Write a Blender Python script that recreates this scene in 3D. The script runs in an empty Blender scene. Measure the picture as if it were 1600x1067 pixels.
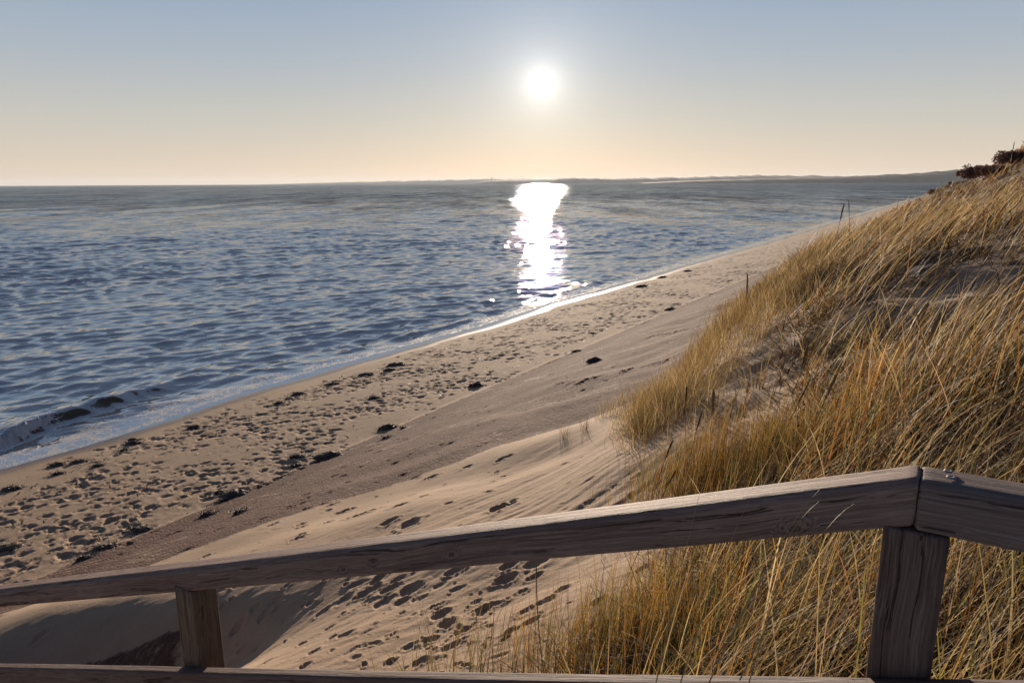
import bpy, math, random
import numpy as np
from mathutils import Vector, Matrix

rng = np.random.default_rng(7)
random.seed(7)
scene = bpy.context.scene
COL = scene.collection

# ------------------------------------------------------------------ camera
CAM_H = 7.0
FPX = 1111.0
PITCH = math.radians(12.56)
ROLL = math.radians(0.28)
cp, sp = math.cos(PITCH), math.sin(PITCH)
cam_d = bpy.data.cameras.new('camera')
cam_d.sensor_width = 36.0
cam_d.lens = FPX / 1600 * 36.0
cam_d.clip_start = 0.05
cam_d.clip_end = 40000
cam = bpy.data.objects.new('camera', cam_d)
COL.objects.link(cam)
cam.matrix_world = Matrix.Translation((0, 0, CAM_H)) @ Matrix.Rotation(math.radians(90) - PITCH, 4, 'X') @ Matrix.Rotation(-ROLL, 4, 'Z')
scene.camera = cam

SUN_EL = math.radians(7.35)
SUN_AZ = math.radians(2.35)       # to the right of +Y
SUN_DIR = Vector((math.sin(SUN_AZ) * math.cos(SUN_EL), math.cos(SUN_AZ) * math.cos(SUN_EL), math.sin(SUN_EL)))

# ------------------------------------------------------------------ noise
_p = np.random.default_rng(3).permutation(256)
_P = np.concatenate([_p, _p, _p])
_ang = np.random.default_rng(4).random(256) * 2 * np.pi
_GX, _GY = np.cos(_ang), np.sin(_ang)

def perlin(x, y):
    xi = np.floor(x).astype(np.int64); yi = np.floor(y).astype(np.int64)
    xf = x - xi; yf = y - yi
    xi &= 255; yi &= 255
    u = xf * xf * xf * (xf * (xf * 6 - 15) + 10); v = yf * yf * yf * (yf * (yf * 6 - 15) + 10)
    def g(ix, iy, dx, dy):
        h = _P[_P[ix] + iy]
        return _GX[h] * dx + _GY[h] * dy
    a = g(xi, yi, xf, yf); b = g(xi + 1, yi, xf - 1, yf)
    c = g(xi, yi + 1, xf, yf - 1); d = g(xi + 1, yi + 1, xf - 1, yf - 1)
    return (a * (1 - u) + b * u) * (1 - v) + (c * (1 - u) + d * u) * v

def fbm(x, y, octs=4, gain=0.5):
    s = 0; a = 1.0
    for i in range(octs):
        s = s + a * perlin(x * 2 ** i + 17.3 * i, y * 2 ** i - 9.1 * i); a *= gain
    return s

def sstep(a, b, x):
    t = np.clip((x - a) / (b - a), 0, 1)
    return t * t * (3 - 2 * t)

# ------------------------------------------------------------------ terrain
def bs(X, Y):
    """distance inland from the water line, and distance along it"""
    b = .842 * (X + 13) - .539 * (Y - 16.9)
    s = .539 * (X + 13) + .842 * (Y - 16.9)
    return b, s

def xy(b, s):
    return -13 + .842 * b + .539 * s, 16.9 - .539 * b + .842 * s

def shore_wander(s):
    return .55 * perlin(s / 9.0, s * 0 + 3.3) + .25 * perlin(s / 3.1, s * 0 + 8.3)

_GB_Y = np.array([-20, 0, 1.2, 2.6, 3.6, 4.6, 6.0, 9.0, 9.8, 16.2, 24.5, 27.5, 178, 300, 3000])
_GB_X = np.array([-2.0, -1.0, -.7, -.1, .5, 1.25, 1.75, 2.45, 3.0, 5.1, 9.0, 10.2, 105.7, 183, 1910])
def grass_d(X, Y):
    return (X - np.interp(Y, _GB_Y, _GB_X)) * .8

def veg_d(X, Y):
    return grass_d(X, Y) - .62 * np.exp(-((Y - 9.6) / 3.2) ** 2)

# edge between gravel and clean sand (plan): sand lies below this line
_SG_X = np.array([-30, -5.6, -4.9, -3.4, -1.63, .53, 2.0, 3.0, 60])
_SG_Y = np.array([6.0, 8.6, 9.4, 10.0, 10.55, 11.2, 11.9, 12.6, 50])
def sand_d(X, Y):
    return np.interp(X, _SG_X, _SG_Y) - Y      # >0 = on the clean sand

def H(X, Y):
    b, s = bs(X, Y)
    r = np.hypot(X, Y)
    bb = b - shore_wander(s) * np.exp(-np.clip(b, 0, None) / 4.0)
    beach_b = [-60, -12, -3, 0, 1.5, 3.5, 8.2]
    beach_z = [-6, -1.2, -.32, 0, .20, .45, .95]
    za = np.interp(bb, beach_b + [9.2, 13.5, 17, 20, 24, 30, 5000], beach_z + [1.2, 2.65, 3.9, 4.9, 5.3, 6.0, 6.5])
    zb0 = np.interp(bb, beach_b + [9.2, 13.5, 17, 20, 24, 30, 60, 5000], beach_z + [1.25, 3.0, 4.25, 5.2, 6.2, 6.8, 8, 9])
    zb1 = np.interp(bb, beach_b + [9.0, 13.5, 17, 20, 24, 30, 60, 5000], beach_z + [1.35, 3.75, 5.25, 6.15, 7.7, 9.4, 11, 12])
    zb2 = np.interp(bb, beach_b + [9.0, 13.5, 17, 20, 24, 30, 60, 5000], beach_z + [1.35, 3.7, 5.4, 6.85, 10.3, 12.2, 13, 13])
    zb = zb0 + (zb1 - zb0) * sstep(-5, 8, s) + (zb2 - zb1) * sstep(12, 45, s)
    m = sstep(-1.4, 1.6, grass_d(X, Y))
    z = za + (zb - za) * m
    # clean sand drift on top of the gravel, and the hollow behind its lip
    sd = sand_d(X, Y)
    z = z + .32 * sstep(-.6, 1.6, sd) * sstep(16.5, 13.5, b) * (1 - m) * sstep(3.0, 5.0, s + 3.0)* sstep(-8,-2,X)
    near = (1 - m)
    # lip and scooped hollow (bottom left)
    u = (X + 4.0) * .93 + (Y - 6.15) * -.36; v = (X + 4.0) * .36 + (Y - 6.15) * .93
    z = z - .42 * np.exp(-((u / 2.3) ** 4 + (np.clip(v + .25, -9, 9) / .55) ** 2)) * near
    z = z + .16 * np.exp(-((u / 3.4) ** 2 + ((v - .95) / .55) ** 2)) * near
    fl = 6.9 - .25 * (X + 5.7) - Y
    z = z + .20 * np.clip(fl, 0, 1.3) * sstep(2.6, 1.3, fl) * sstep(-2.7, -3.6, X) * sstep(-7.5, -6, X)
    # broad undulation
    dune = sstep(9, 13, b)
    z = z + dune * (.22 * fbm(X / 4.2 + 5, Y / 4.2, 3) * sstep(2, 6, r) + .6 * perlin(X / 17.0, Y / 17.0 + 4) * sstep(20, 40, r))
    # humps inside the grass
    z = z + m * .20 * fbm(X / 1.3, Y / 1.3 + 7, 3) * sstep(2.0, 3.5, r) * dune
    z = z + (1 - dune) * sstep(-.2, 1.5, b) * (.010 * fbm(X / 2.3, Y / 2.3, 3))
    return z

def hollow_line(X):
    return 6.9 - .25 * (X + 5.7)

def ray(u, v):
    """direction through a point of the photograph (used to survey where things stand)"""
    x = (u - 800) / FPX; y = -(v - 533.5) / FPX
    c, s_ = math.cos(ROLL), math.sin(ROLL)
    x, y = x * c + y * s_, -x * s_ + y * c
    return np.array([x, cp + y * sp, -sp + y * cp])

def hit(u, v, dz=0.0, tmax=400):
    d = ray(u, v)
    t = np.exp(np.linspace(math.log(.6), math.log(tmax), 2500))
    X, Y, Z = d[0] * t, d[1] * t, CAM_H + d[2] * t
    below = Z < H(X, Y) + dz
    if not below.any():
        return None
    i = int(np.argmax(below))
    return float(X[i]), float(Y[i]), float(H(X[i:i+1], Y[i:i+1])[0])

# ------------------------------------------------------------------ object helpers
def tag(o, label=None, cat=None, group=None, kind=None):
    if label: o['label'] = label
    if cat: o['category'] = cat
    if group: o['group'] = group
    if kind: o['kind'] = kind
    return o

def link(o, parent=None):
    COL.objects.link(o)
    if parent is not None: o.parent = parent
    return o

def empty(name, loc):
    o = bpy.data.objects.new(name, None); o.location = loc; o.empty_display_size = .2
    return link(o)

def np_mesh(name, verts, quads, mat, smooth=True, attrs=None, colors=None, parent=None, tris=None):
    me = bpy.data.meshes.new(name)
    verts = np.ascontiguousarray(verts, dtype=np.float32)
    nv = len(verts); me.vertices.add(nv); me.vertices.foreach_set('co', verts.ravel())
    loops = []; starts = []; totals = []; off = 0
    if quads is not None and len(quads):
        loops.append(np.asarray(quads, np.int32).ravel()); n = len(quads)
        starts.append(np.arange(n, dtype=np.int32) * 4 + off); off += 4 * n
    if tris is not None and len(tris):
        loops.append(np.asarray(tris, np.int32).ravel()); n = len(tris)
        starts.append(np.arange(n, dtype=np.int32) * 3 + off); off += 3 * n
    loops = np.concatenate(loops); starts = np.concatenate(starts)
    me.loops.add(len(loops)); me.loops.foreach_set('vertex_index', loops)
    me.polygons.add(len(starts)); me.polygons.foreach_set('loop_start', starts)
    me.update(calc_edges=True)
    me.polygons.foreach_set('use_smooth', np.full(len(starts), smooth, dtype=bool))
    for k, a in (attrs or {}).items():
        at = me.attributes.new(k, 'FLOAT', 'POINT'); at.data.foreach_set('value', np.asarray(a, np.float32).ravel())
    if colors is not None:
        at = me.attributes.new('tint', 'FLOAT_COLOR', 'POINT')
        c = np.ones((nv, 4), np.float32); c[:, :3] = colors
        at.data.foreach_set('color', c.ravel())
    if mat: me.materials.append(mat)
    me.validate()
    o = bpy.data.objects.new(name, me)
    return link(o, parent)

# ------------------------------------------------------------------ material helpers
def new_mat(name):
    m = bpy.data.materials.new(name); m.use_nodes = True
    nt = m.node_tree; nt.nodes.clear()
    out = nt.nodes.new('ShaderNodeOutputMaterial')
    return m, nt, out

class N:
    def __init__(s, nt): s.nt = nt
    def node(s, t, **kw):
        n = s.nt.nodes.new(t)
        for k, v in kw.items():
            if k.startswith('_'): setattr(n, k[1:], v)
        return n
    def link(s, a, b): s.nt.links.new(a, b)
    def inp(s, sock, v):
        if isinstance(v, bpy.types.NodeSocket): s.link(v, sock)
        elif v is not None:
            if hasattr(sock.default_value, '__len__') and not hasattr(v, '__len__'): v = [v] * len(sock.default_value)
            if sock.type == 'RGBA' and len(v) == 3: v = (*v, 1)
            sock.default_value = v
    def math(s, op, a, b=None, c=None, clamp=False):
        n = s.nt.nodes.new('ShaderNodeMath'); n.operation = op; n.use_clamp = clamp
        s.inp(n.inputs[0], a)
        if b is not None: s.inp(n.inputs[1], b)
        if c is not None: s.inp(n.inputs[2], c)
        return n.outputs[0]
    def vmath(s, op, a, b=None):
        n = s.nt.nodes.new('ShaderNodeVectorMath'); n.operation = op
        s.inp(n.inputs[0], a)
        if b is not None: s.inp(n.inputs[1], b)
        return n.outputs['Value'] if op in ('DOT_PRODUCT', 'LENGTH') else n.outputs[0]
    def mix(s, f, a, b, mode='MIX'):
        n = s.nt.nodes.new('ShaderNodeMix'); n.data_type = 'RGBA'; n.blend_type = mode
        s.inp(n.inputs[0], f); s.inp(n.inputs[6], a); s.inp(n.inputs[7], b)
        return n.outputs[2]
    def fmix(s, f, a, b):
        n = s.nt.nodes.new('ShaderNodeMix'); n.data_type = 'FLOAT'
        s.inp(n.inputs[0], f); s.inp(n.inputs[2], a); s.inp(n.inputs[3], b)
        return n.outputs[0]
    def noise(s, vec, scale, detail=4, rough=.5, dist=0, col=False):
        n = s.nt.nodes.new('ShaderNodeTexNoise'); s.inp(n.inputs['Vector'], vec)
        n.inputs['Scale'].default_value = scale; n.inputs['Detail'].default_value = detail
        n.inputs['Roughness'].default_value = rough; n.inputs['Distortion'].default_value = dist
        return n.outputs['Color' if col else 'Fac']
    def vor(s, vec, scale, feature='F1', out='Distance'):
        n = s.nt.nodes.new('ShaderNodeTexVoronoi'); s.inp(n.inputs['Vector'], vec); n.feature = feature
        n.inputs['Scale'].default_value = scale
        return n.outputs[out]
    def mapr(s, v, a, b, c=0, d=1, smooth=True):
        n = s.nt.nodes.new('ShaderNodeMapRange'); n.interpolation_type = 'SMOOTHSTEP' if smooth else 'LINEAR'
        s.inp(n.inputs[0], v)
        for i, x in enumerate((a, b, c, d)): s.inp(n.inputs[i + 1], x)
        return n.outputs[0]
    def ramp(s, f, stops):
        n = s.nt.nodes.new('ShaderNodeValToRGB'); s.inp(n.inputs[0], f)
        e = n.color_ramp.elements
        while len(e) > 1: e.remove(e[-1])
        e[0].position = stops[0][0]; e[0].color = (*stops[0][1], 1)
        for p, c in stops[1:]:
            k = e.new(p); k.color = (*c, 1)
        return n.outputs[0]
    def scale(s, vec, xyz):
        n = s.nt.nodes.new('ShaderNodeMapping'); s.inp(n.inputs[0], vec); n.inputs['Scale'].default_value = xyz
        return n.outputs[0]
    def attr(s, name, out='Fac'):
        n = s.nt.nodes.new('ShaderNodeAttribute'); n.attribute_name = name
        return n.outputs[out]
    def coord(s, which='Object'):
        return s.nt.nodes.new('ShaderNodeTexCoord').outputs[which]
    def bump(s, h, strength=.5, dist=.01, normal=None):
        n = s.nt.nodes.new('ShaderNodeBump'); s.inp(n.inputs['Height'], h)
        n.inputs['Strength'].default_value = strength; s.inp(n.inputs['Distance'], dist)
        if normal: s.link(normal, n.inputs['Normal'])
        return n.outputs[0]
    def pbsdf(s, **kw):
        n = s.nt.nodes.new('ShaderNodeBsdfPrincipled')
        for k, v in kw.items(): s.inp(n.inputs[k.replace('_', ' ')], v)
        return n.outputs[0]

# ---- ground
def ground_material():
    m, nt, out = new_mat('sand_and_gravel'); n = N(nt)
    P = n.coord('Object')
    gravel = n.attr('gravel'); wet = n.attr('wet'); litter = n.attr('litter')
    n1 = n.noise(P, 1.3, 5, .6); n2 = n.noise(P, 60, 3, .7); n3 = n.noise(P, 9, 4, .6)
    sand = n.ramp(n1, [(.3, (.345, .238, .153)), (.7, (.43, .305, .202))])
    sand = n.mix(n.math('MULTIPLY', n.mapr(n2, .52, .75), .35), sand, (.22, .13, .085))
    sand = n.mix(n.math('MULTIPLY', n.mapr(n3, .55, .8), .3), sand, (.30, .195, .13))
    # gravel: many small stones, red-brown, grey and a few pale ones, with wavy pale sand lines
    vor = nt.nodes.new('ShaderNodeTexVoronoi'); n.inp(vor.inputs['Vector'], P); vor.inputs['Scale'].default_value = 26
    cell = n.vmath('DOT_PRODUCT', vor.outputs['Color'], (.5, .3, .2))
    gcol = n.ramp(cell, [(.15, (.06, .033, .025)), (.4, (.17, .10, .074)), (.62, (.12, .075, .058)), (.8, (.25, .17, .13)), (.93, (.42, .35, .29))])
    gsm = n.ramp(n2, [(.3, (.09, .050, .036)), (.65, (.235, .145, .105))])
    gcol = n.mix(.5, gcol, gsm)
    gcol = n.mix(1.0, gcol, (.62, .47, .425), 'MULTIPLY')
    rot = n.node('ShaderNodeMapping'); n.inp(rot.inputs[0], P); rot.inputs['Rotation'].default_value = (0, 0, math.radians(-38)); rot.inputs['Scale'].default_value = (.32, 1.5, 1)
    wv = n.noise(rot.outputs[0], 1.0, 6, .62, .6)
    line = n.mapr(n.math('ABSOLUTE', n.math('SUBTRACT', wv, .5)), .0, .013, 1, 0)
    line = n.math('MULTIPLY', line, n.mapr(n.noise(P, .6, 2), .45, .6))
    gcol = n.mix(n.math('MULTIPLY', line, .75), gcol, (.62, .48, .36))
    gmask = n.mapr(n.math('ADD', gravel, n.math('MULTIPLY', n.math('SUBTRACT', n.noise(P, 5, 6, .75), .5), .9)), .38, .62)
    colr = n.mix(gmask, sand, gcol)
    lit = n.ramp(n.noise(P, 25, 5, .7), [(.35, (.05, .030, .018)), (.65, (.20, .13, .075))])
    lm = n.mapr(n.math('ADD', litter, n.math('MULTIPLY', n.math('SUBTRACT', n3, .5), 1.2)), .35, .7)
    colr = n.mix(n.math('MULTIPLY', lm, .9), colr, lit)
    colr = n.mix(n.math('MULTIPLY', wet, .68), colr, (.13, .085, .055))
    rough = n.fmix(wet, .95, .22)
    h = n.math('ADD', n.math('MULTIPLY', n.noise(P, 34, 5, .7), .6), n.math('MULTIPLY', vor.outputs['Distance'], n.math('MULTIPLY', gmask, -1.6)))
    h = n.math('MULTIPLY', h, n.math('SUBTRACT', 1.0, n.math('MULTIPLY', wet, .92)))
    nor = n.bump(h, .8, .012)
    bs_ = n.pbsdf(Base_Color=colr, Roughness=rough, Normal=nor)
    nt.nodes[-1].inputs['Specular IOR Level'].default_value = .3
    n.link(bs_, out.inputs[0])
    return m

def water_material():
    m, nt, out = new_mat('sea_water'); n = N(nt)
    P = n.coord('Object')
    foam = n.attr('foam'); shallow = n.attr('shallow')
    geo = n.node('ShaderNodeNewGeometry')
    dist = n.vmath('LENGTH', geo.outputs['Position'])
    # several octaves of ripples; each has its own size, the long ones carry on far out
    rt = n.node('ShaderNodeMapping'); n.inp(rt.inputs[0], P); rt.inputs['Rotation'].default_value = (0, 0, math.radians(48)); rt.inputs['Scale'].default_value = (1.25, .62, .2)
    P2 = rt.outputs[0]
    a = n.noise(P2, 3.0, 2, .5, .2)
    c = n.noise(P2, .55, 2, .55, .2)
    d = n.noise(P2, .16, 3, .6)
    calm = n.math('SUBTRACT', 1.0, n.math('MULTIPLY', n.mapr(shallow, .55, .95), .93))
    nor = n.bump(n.math('MULTIPLY', a, calm), 1.0, n.mapr(dist, 18, 45, .022, .006))
    nor = n.bump(n.math('MULTIPLY', c, n.math('MULTIPLY', calm, n.mapr(dist, 25, 90, .35, 1))), .9, n.mapr(dist, 60, 260, .0, .30), nor)
    nor = n.bump(n.math('MULTIPLY', d, n.mapr(dist, 150, 500)), 1.0, .65, nor)
    base = n.mix(n.mapr(dist, 20, 500), (.012, .018, .026), (.040, .064, .100))
    base = n.mix(n.mapr(shallow, .05, .6), base, (.085, .068, .042))
    base = n.mix(n.mapr(shallow, .6, 1.0), base, (.16, .12, .085))
    lace = n.vor(n.vmath('ADD', P, n.vmath('MULTIPLY', n.noise(P, 3, 3, .5, 0, True), (.5, .5, 0))), 2.6, 'DISTANCE_TO_EDGE')
    lace2 = n.vor(n.vmath('ADD', P, n.vmath('MULTIPLY', n.noise(P, 7, 3, .5, 0, True), (.2, .2, 0))), 8.0, 'DISTANCE_TO_EDGE')
    thr = n.math('MULTIPLY', foam, .17)
    f1 = n.mapr(n.math('SUBTRACT', n.math('MINIMUM', lace, n.math('ADD', lace2, .02)), thr), -.04, .0, 1, 0)
    f1 = n.math('MULTIPLY', f1, n.mapr(foam, .06, .3))
    f = n.math('MAXIMUM', f1, n.mapr(n.math('ADD', foam, n.math('MULTIPLY', n.math('SUBTRACT', n.noise(P, 14, 4, .7), .5), .6)), .75, .95))
    rough = n.mapr(dist, 15, 900, .012, .05)
    g1_ = n.noise(n.scale(P, (.085, .020, 1)), 1.0, 5, .72); g2_ = n.noise(n.scale(P, (.012, .004, 1)), 1.0, 4, .6)
    gustf = n.math('ADD', n.math('MULTIPLY', n.math('SUBTRACT', g1_, .5), 4.2), n.math('MULTIPLY', n.math('SUBTRACT', g2_, .5), 1.6))
    gustf = n.math('MAXIMUM', n.math('ADD', gustf, 1.0), .25)
    body = n.node('ShaderNodeBsdfDiffuse'); n.inp(body.inputs[0], base); n.link(nor, body.inputs['Normal'])
    gl = n.node('ShaderNodeBsdfGlossy'); n.inp(gl.inputs['Color'], n.mix(n.mapr(dist, 60, 500), (.95, .93, .91), (.72, .85, .97))); n.inp(gl.inputs['Roughness'], rough); n.link(nor, gl.inputs['Normal'])
    fr = n.node('ShaderNodeFresnel'); fr.inputs[0].default_value = 1.333; n.link(nor, fr.inputs['Normal'])
    fac = n.math('MINIMUM', n.math('MULTIPLY', fr.outputs[0], .60), n.fmix(n.mapr(shallow, .7, .97), n.math('MULTIPLY', n.mapr(dist, 40, 400, .62, .27), n.fmix(n.mapr(dist, 60, 250), 1.0, gustf)), .6))
    wmx = n.node('ShaderNodeMixShader'); n.inp(wmx.inputs[0], fac); n.link(body.outputs[0], wmx.inputs[1]); n.link(gl.outputs[0], wmx.inputs[2])
    water = wmx.outputs[0]
    fo = n.pbsdf(Base_Color=(.66, .64, .61), Roughness=.75, Normal=n.bump(n.noise(P, 22, 5, .7), .8, .03))
    mx = n.node('ShaderNodeMixShader'); n.inp(mx.inputs[0], f); n.link(water, mx.inputs[1]); n.link(fo, mx.inputs[2])
    n.link(mx.outputs[0], out.inputs[0])
    return m

def blade_material(name='dune_grass_blades', trans=.42):
    m, nt, out = new_mat(name); n = N(nt)
    t = n.attr('tint', 'Color')
    v = n.noise(n.coord('Object'), 1.7, 3)
    colr = n.mix(1.0, t, n.ramp(v, [(.3, (.72, .72, .72)), (.7, (1.18, 1.12, 1.05))]), 'MULTIPLY')
    d = n.pbsdf(Base_Color=colr, Roughness=.58)
    nt.nodes[-1].inputs['Specular IOR Level'].default_value = .25
    tr = n.node('ShaderNodeBsdfTranslucent'); n.inp(tr.inputs[0], n.mix(1.0, colr, (1.2, 1.05, .80), 'MULTIPLY'))
    mx = n.node('ShaderNodeMixShader'); mx.inputs[0].default_value = trans
    n.link(d, mx.inputs[1]); n.link(tr.outputs[0], mx.inputs[2]); n.link(mx.outputs[0], out.inputs[0])
    return m

def wood_material(name, tone=(1, 1, 1), seed=0.0, knots=(), slope=0):
    """weathered softwood; grain runs along local X"""
    m, nt, out = new_mat(name); n = N(nt)
    Praw = n.coord('Object')
    if slope:
        c = n.node('ShaderNodeCombineXYZ'); x_ = n.vmath('DOT_PRODUCT', Praw, (1, 0, 0)); n.link(n.math('MULTIPLY', x_, -slope), c.inputs[2])
        Praw = n.vmath('ADD', Praw, c.outputs[0])
    P = n.vmath('ADD', Praw, (seed, seed * .7, seed * .3))
    warp = n.vmath('MULTIPLY', n.noise(n.scale(P, (1.6, 5, 5)), 1.6, 3, .5, 0, True), (0, .045, .045))
    kn = None; Pw = n.vmath('ADD', P, warp)
    for (kx, ky, kz, kr) in knots:
        dv = n.vmath('SUBTRACT', Praw, (kx, ky, kz))
        dd = n.vmath('LENGTH', n.vmath('MULTIPLY', dv, (.62, .55, 1.0)))
        k = n.mapr(dd, kr * .3, kr * 3.2, 1, 0)
        Pw = n.vmath('ADD', Pw, n.vmath('MULTIPLY', _comb(n, k), (0, .03, .03)))
        ring = n.mapr(n.math('ABSOLUTE', n.math('SUBTRACT', dd, kr * .55)), 0, kr * .35, 1, 0)
        core = n.mapr(dd, kr * .45, kr * .8, .45, 0)
        k2 = n.math('MAXIMUM', n.math('MULTIPLY', ring, .8), core)
        kn = k2 if kn is None else n.math('MAXIMUM', kn, k2)
    g1 = n.noise(n.scale(Pw, (.9, 32, 32)), 1.6, 5, .6)
    g2 = n.noise(n.scale(Pw, (3.0, 150, 150)), 1.6, 4, .65)
    g3 = n.noise(n.scale(P, (1.0, 6, 6)), 2.0, 4, .6)
    colr = n.ramp(g1, [(.3, (.135, .098, .088)), (.46, (.235, .178, .158)), (.58, (.30, .235, .205)), (.72, (.20, .145, .128))])
    colr = n.mix(n.math('MULTIPLY', n.mapr(g2, .42, .66), .75), colr, (.46, .39, .34))
    colr = n.mix(n.math('MULTIPLY', n.mapr(g3, .4, .75), .5), colr, (.20, .125, .10))
    crack = n.mapr(n.noise(n.scale(Pw, (.55, 55, 55)), 1.2, 4, .7), .36, .395, 1, 0)
    colr = n.mix(n.math('MULTIPLY', crack, .8), colr, (.045, .03, .026))
    if kn is not None: colr = n.mix(kn, colr, (.05, .028, .022))
    colr = n.mix(1.0, colr, tone, 'MULTIPLY')
    h = n.math('ADD', n.math('MULTIPLY', g1, .7), n.math('MULTIPLY', g2, .5))
    h = n.math('SUBTRACT', h, n.math('MULTIPLY', crack, .9))
    if kn is not None: h = n.math('SUBTRACT', h, n.math('MULTIPLY', kn, .5))
    b = n.pbsdf(Base_Color=colr, Roughness=.72, Normal=n.bump(h, 1.0, .0045))
    nt.nodes[-1].inputs['Specular IOR Level'].default_value = .3
    n.link(b, out.inputs[0])
    return m

def _comb(n, k):
    c = n.node('ShaderNodeCombineXYZ')
    for i in range(3): n.link(k, c.inputs[i])
    return c.outputs[0]

def simple_mat(name, col, rough=.8, metal=0, var=.3, scale=20, bump=.3, bdist=.01, trans=0):
    m, nt, out = new_mat(name); n = N(nt)
    P = n.coord('Object'); v = n.noise(P, scale, 4, .6)
    c = n.mix(1.0, col, n.ramp(v, [(.3, (1 - var,) * 3), (.7, (1 + var,) * 3)]), 'MULTIPLY')
    b = n.pbsdf(Base_Color=c, Roughness=rough, Metallic=metal, Normal=n.bump(v, bump, bdist))
    if trans:
        tr = n.node('ShaderNodeBsdfTranslucent'); n.inp(tr.inputs[0], c)
        mx = n.node('ShaderNodeMixShader'); mx.inputs[0].default_value = trans
        n.link(b, mx.inputs[1]); n.link(tr.outputs[0], mx.inputs[2]); b = mx.outputs[0]
    n.link(b, out.inputs[0])
    return m

M_ground = ground_material(); M_water = water_material(); M_blade = blade_material()

# ------------------------------------------------------------------ polar grids centred below the camera
def angles(fine, coarse, lim_in=41, lim_out=72):
    a = np.arange(-lim_in, lim_in + 1e-6, fine)
    l = np.arange(-lim_out, -lim_in, coarse); r = -l[::-1]
    return np.radians(np.concatenate([l, a, r]))

def radii(r0, knots):
    r = [r0]
    for lim, k in knots:
        while r[-1] < lim: r.append(r[-1] * (1 + k))
    return np.array(r)

def grid_quads(nr, nc, keep):
    i = np.arange(nr - 1)[:, None] * nc + np.arange(nc - 1)[None, :]
    q = np.stack([i, i + 1, i + nc + 1, i + nc], -1).reshape(-1, 4)
    k = (keep[:-1, :-1] | keep[1:, 1:]).ravel()
    return q[k]

def compact(V, q, attrs):
    used = np.zeros(len(V), bool); used[q.ravel()] = True
    idx = np.cumsum(used) - 1
    return V[used], idx[q], {k: a[used] for k, a in attrs.items()}

# ---- ground sheet
TH = angles(.09, .45)
RR = radii(.35, [(3, .010), (60, .0036), (160, .006), (5200, .03)])
T, R = np.meshgrid(TH, RR)
GX = R * np.sin(T); GY = R * np.cos(T)
GZ = H(GX, GY)
b, s = bs(GX, GY)
md = grass_d(GX, GY); sd = sand_d(GX, GY)
# wind streaks on the flank of the sand drift and near the camera
st = (GX * .82 + GY * .57); sn = (-GX * .57 + GY * .82)
streak = fbm(st / 3.2, sn / .20, 3, .55)
flank = np.exp(-(((GX - .7) / 1.7) ** 2 + ((GY - 7.0) / 2.4) ** 2)) + .35 * sstep(8, 6, GY)
flank = flank * sstep(-1.0, .3, sd) * sstep(1.4, -.2, md)
GZ += .024 * streak * np.clip(flank, 0, 1) * (.5 + np.clip(fbm(GX / .9 + 2, GY / .9, 2) + .4, 0, 1))
GZ += .010 * fbm(GX / .12, GY / .16, 2) * sstep(25, 8, R) * sstep(1, 3, b) * sstep(-.5, .5, -sd + 12 * (b < 8.5))
GZ += .006 * fbm(GX / .25, GY / .1, 2) * sstep(14, 5, R) * (sd > 0)

def stamp(cx, cy, L, W, D, phi, rim=.35, rough=.4):
    r = math.hypot(cx, cy); th = math.atan2(cx, cy); ext = max(L, W) * 1.1
    i0, i1 = np.searchsorted(RR, [r - ext, r + ext]); j0, j1 = np.searchsorted(TH, [th - ext / r, th + ext / r])
    if i1 - i0 < 2 or j1 - j0 < 2: return
    x = GX[i0:i1, j0:j1] - cx; y = GY[i0:i1, j0:j1] - cy
    c, s_ = math.cos(phi), math.sin(phi)
    u = (x * c + y * s_) / (L * .5); v = (-x * s_ + y * c) / (W * .5)
    q = np.sqrt(u * u + v * v) * (1 + rough * perlin(u * 1.3 + cx * 3.1, v * 1.3 + cy * 2.7))
    GZ[i0:i1, j0:j1] += -D * np.exp(-q ** 4) + rim * D * np.exp(-((q - 1.3) / .28) ** 2)

nst = 0
for it in range(30000):
    ss = rng.uniform(0, 1) ** 1.4 * 165 - 14
    bbq = rng.uniform(.9, 8.6)
    x, y = xy(bbq, ss)
    r = math.hypot(x, y)
    if r > 150 or y < 3: continue
    dens = np.clip(.20 + 1.5 * perlin(np.array([x / 2.5]), np.array([y / 2.5]))[0] * 1.4 + .5 * sstep(1.0, 3.2, bbq) * sstep(9.0, 7.0, bbq), 0, 1)
    if bbq < 1.8: dens *= .3
    if rng.random() > dens: continue
    L = rng.uniform(.08, .24) * (1 + r / 70); W = L * rng.uniform(.45, .8)
    stamp(x, y, L, W, rng.uniform(.012, .048) * (.5 + L), rng.normal(.55, .8), rim=rng.uniform(.1, .35), rough=.7)
    nst += 1
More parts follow.
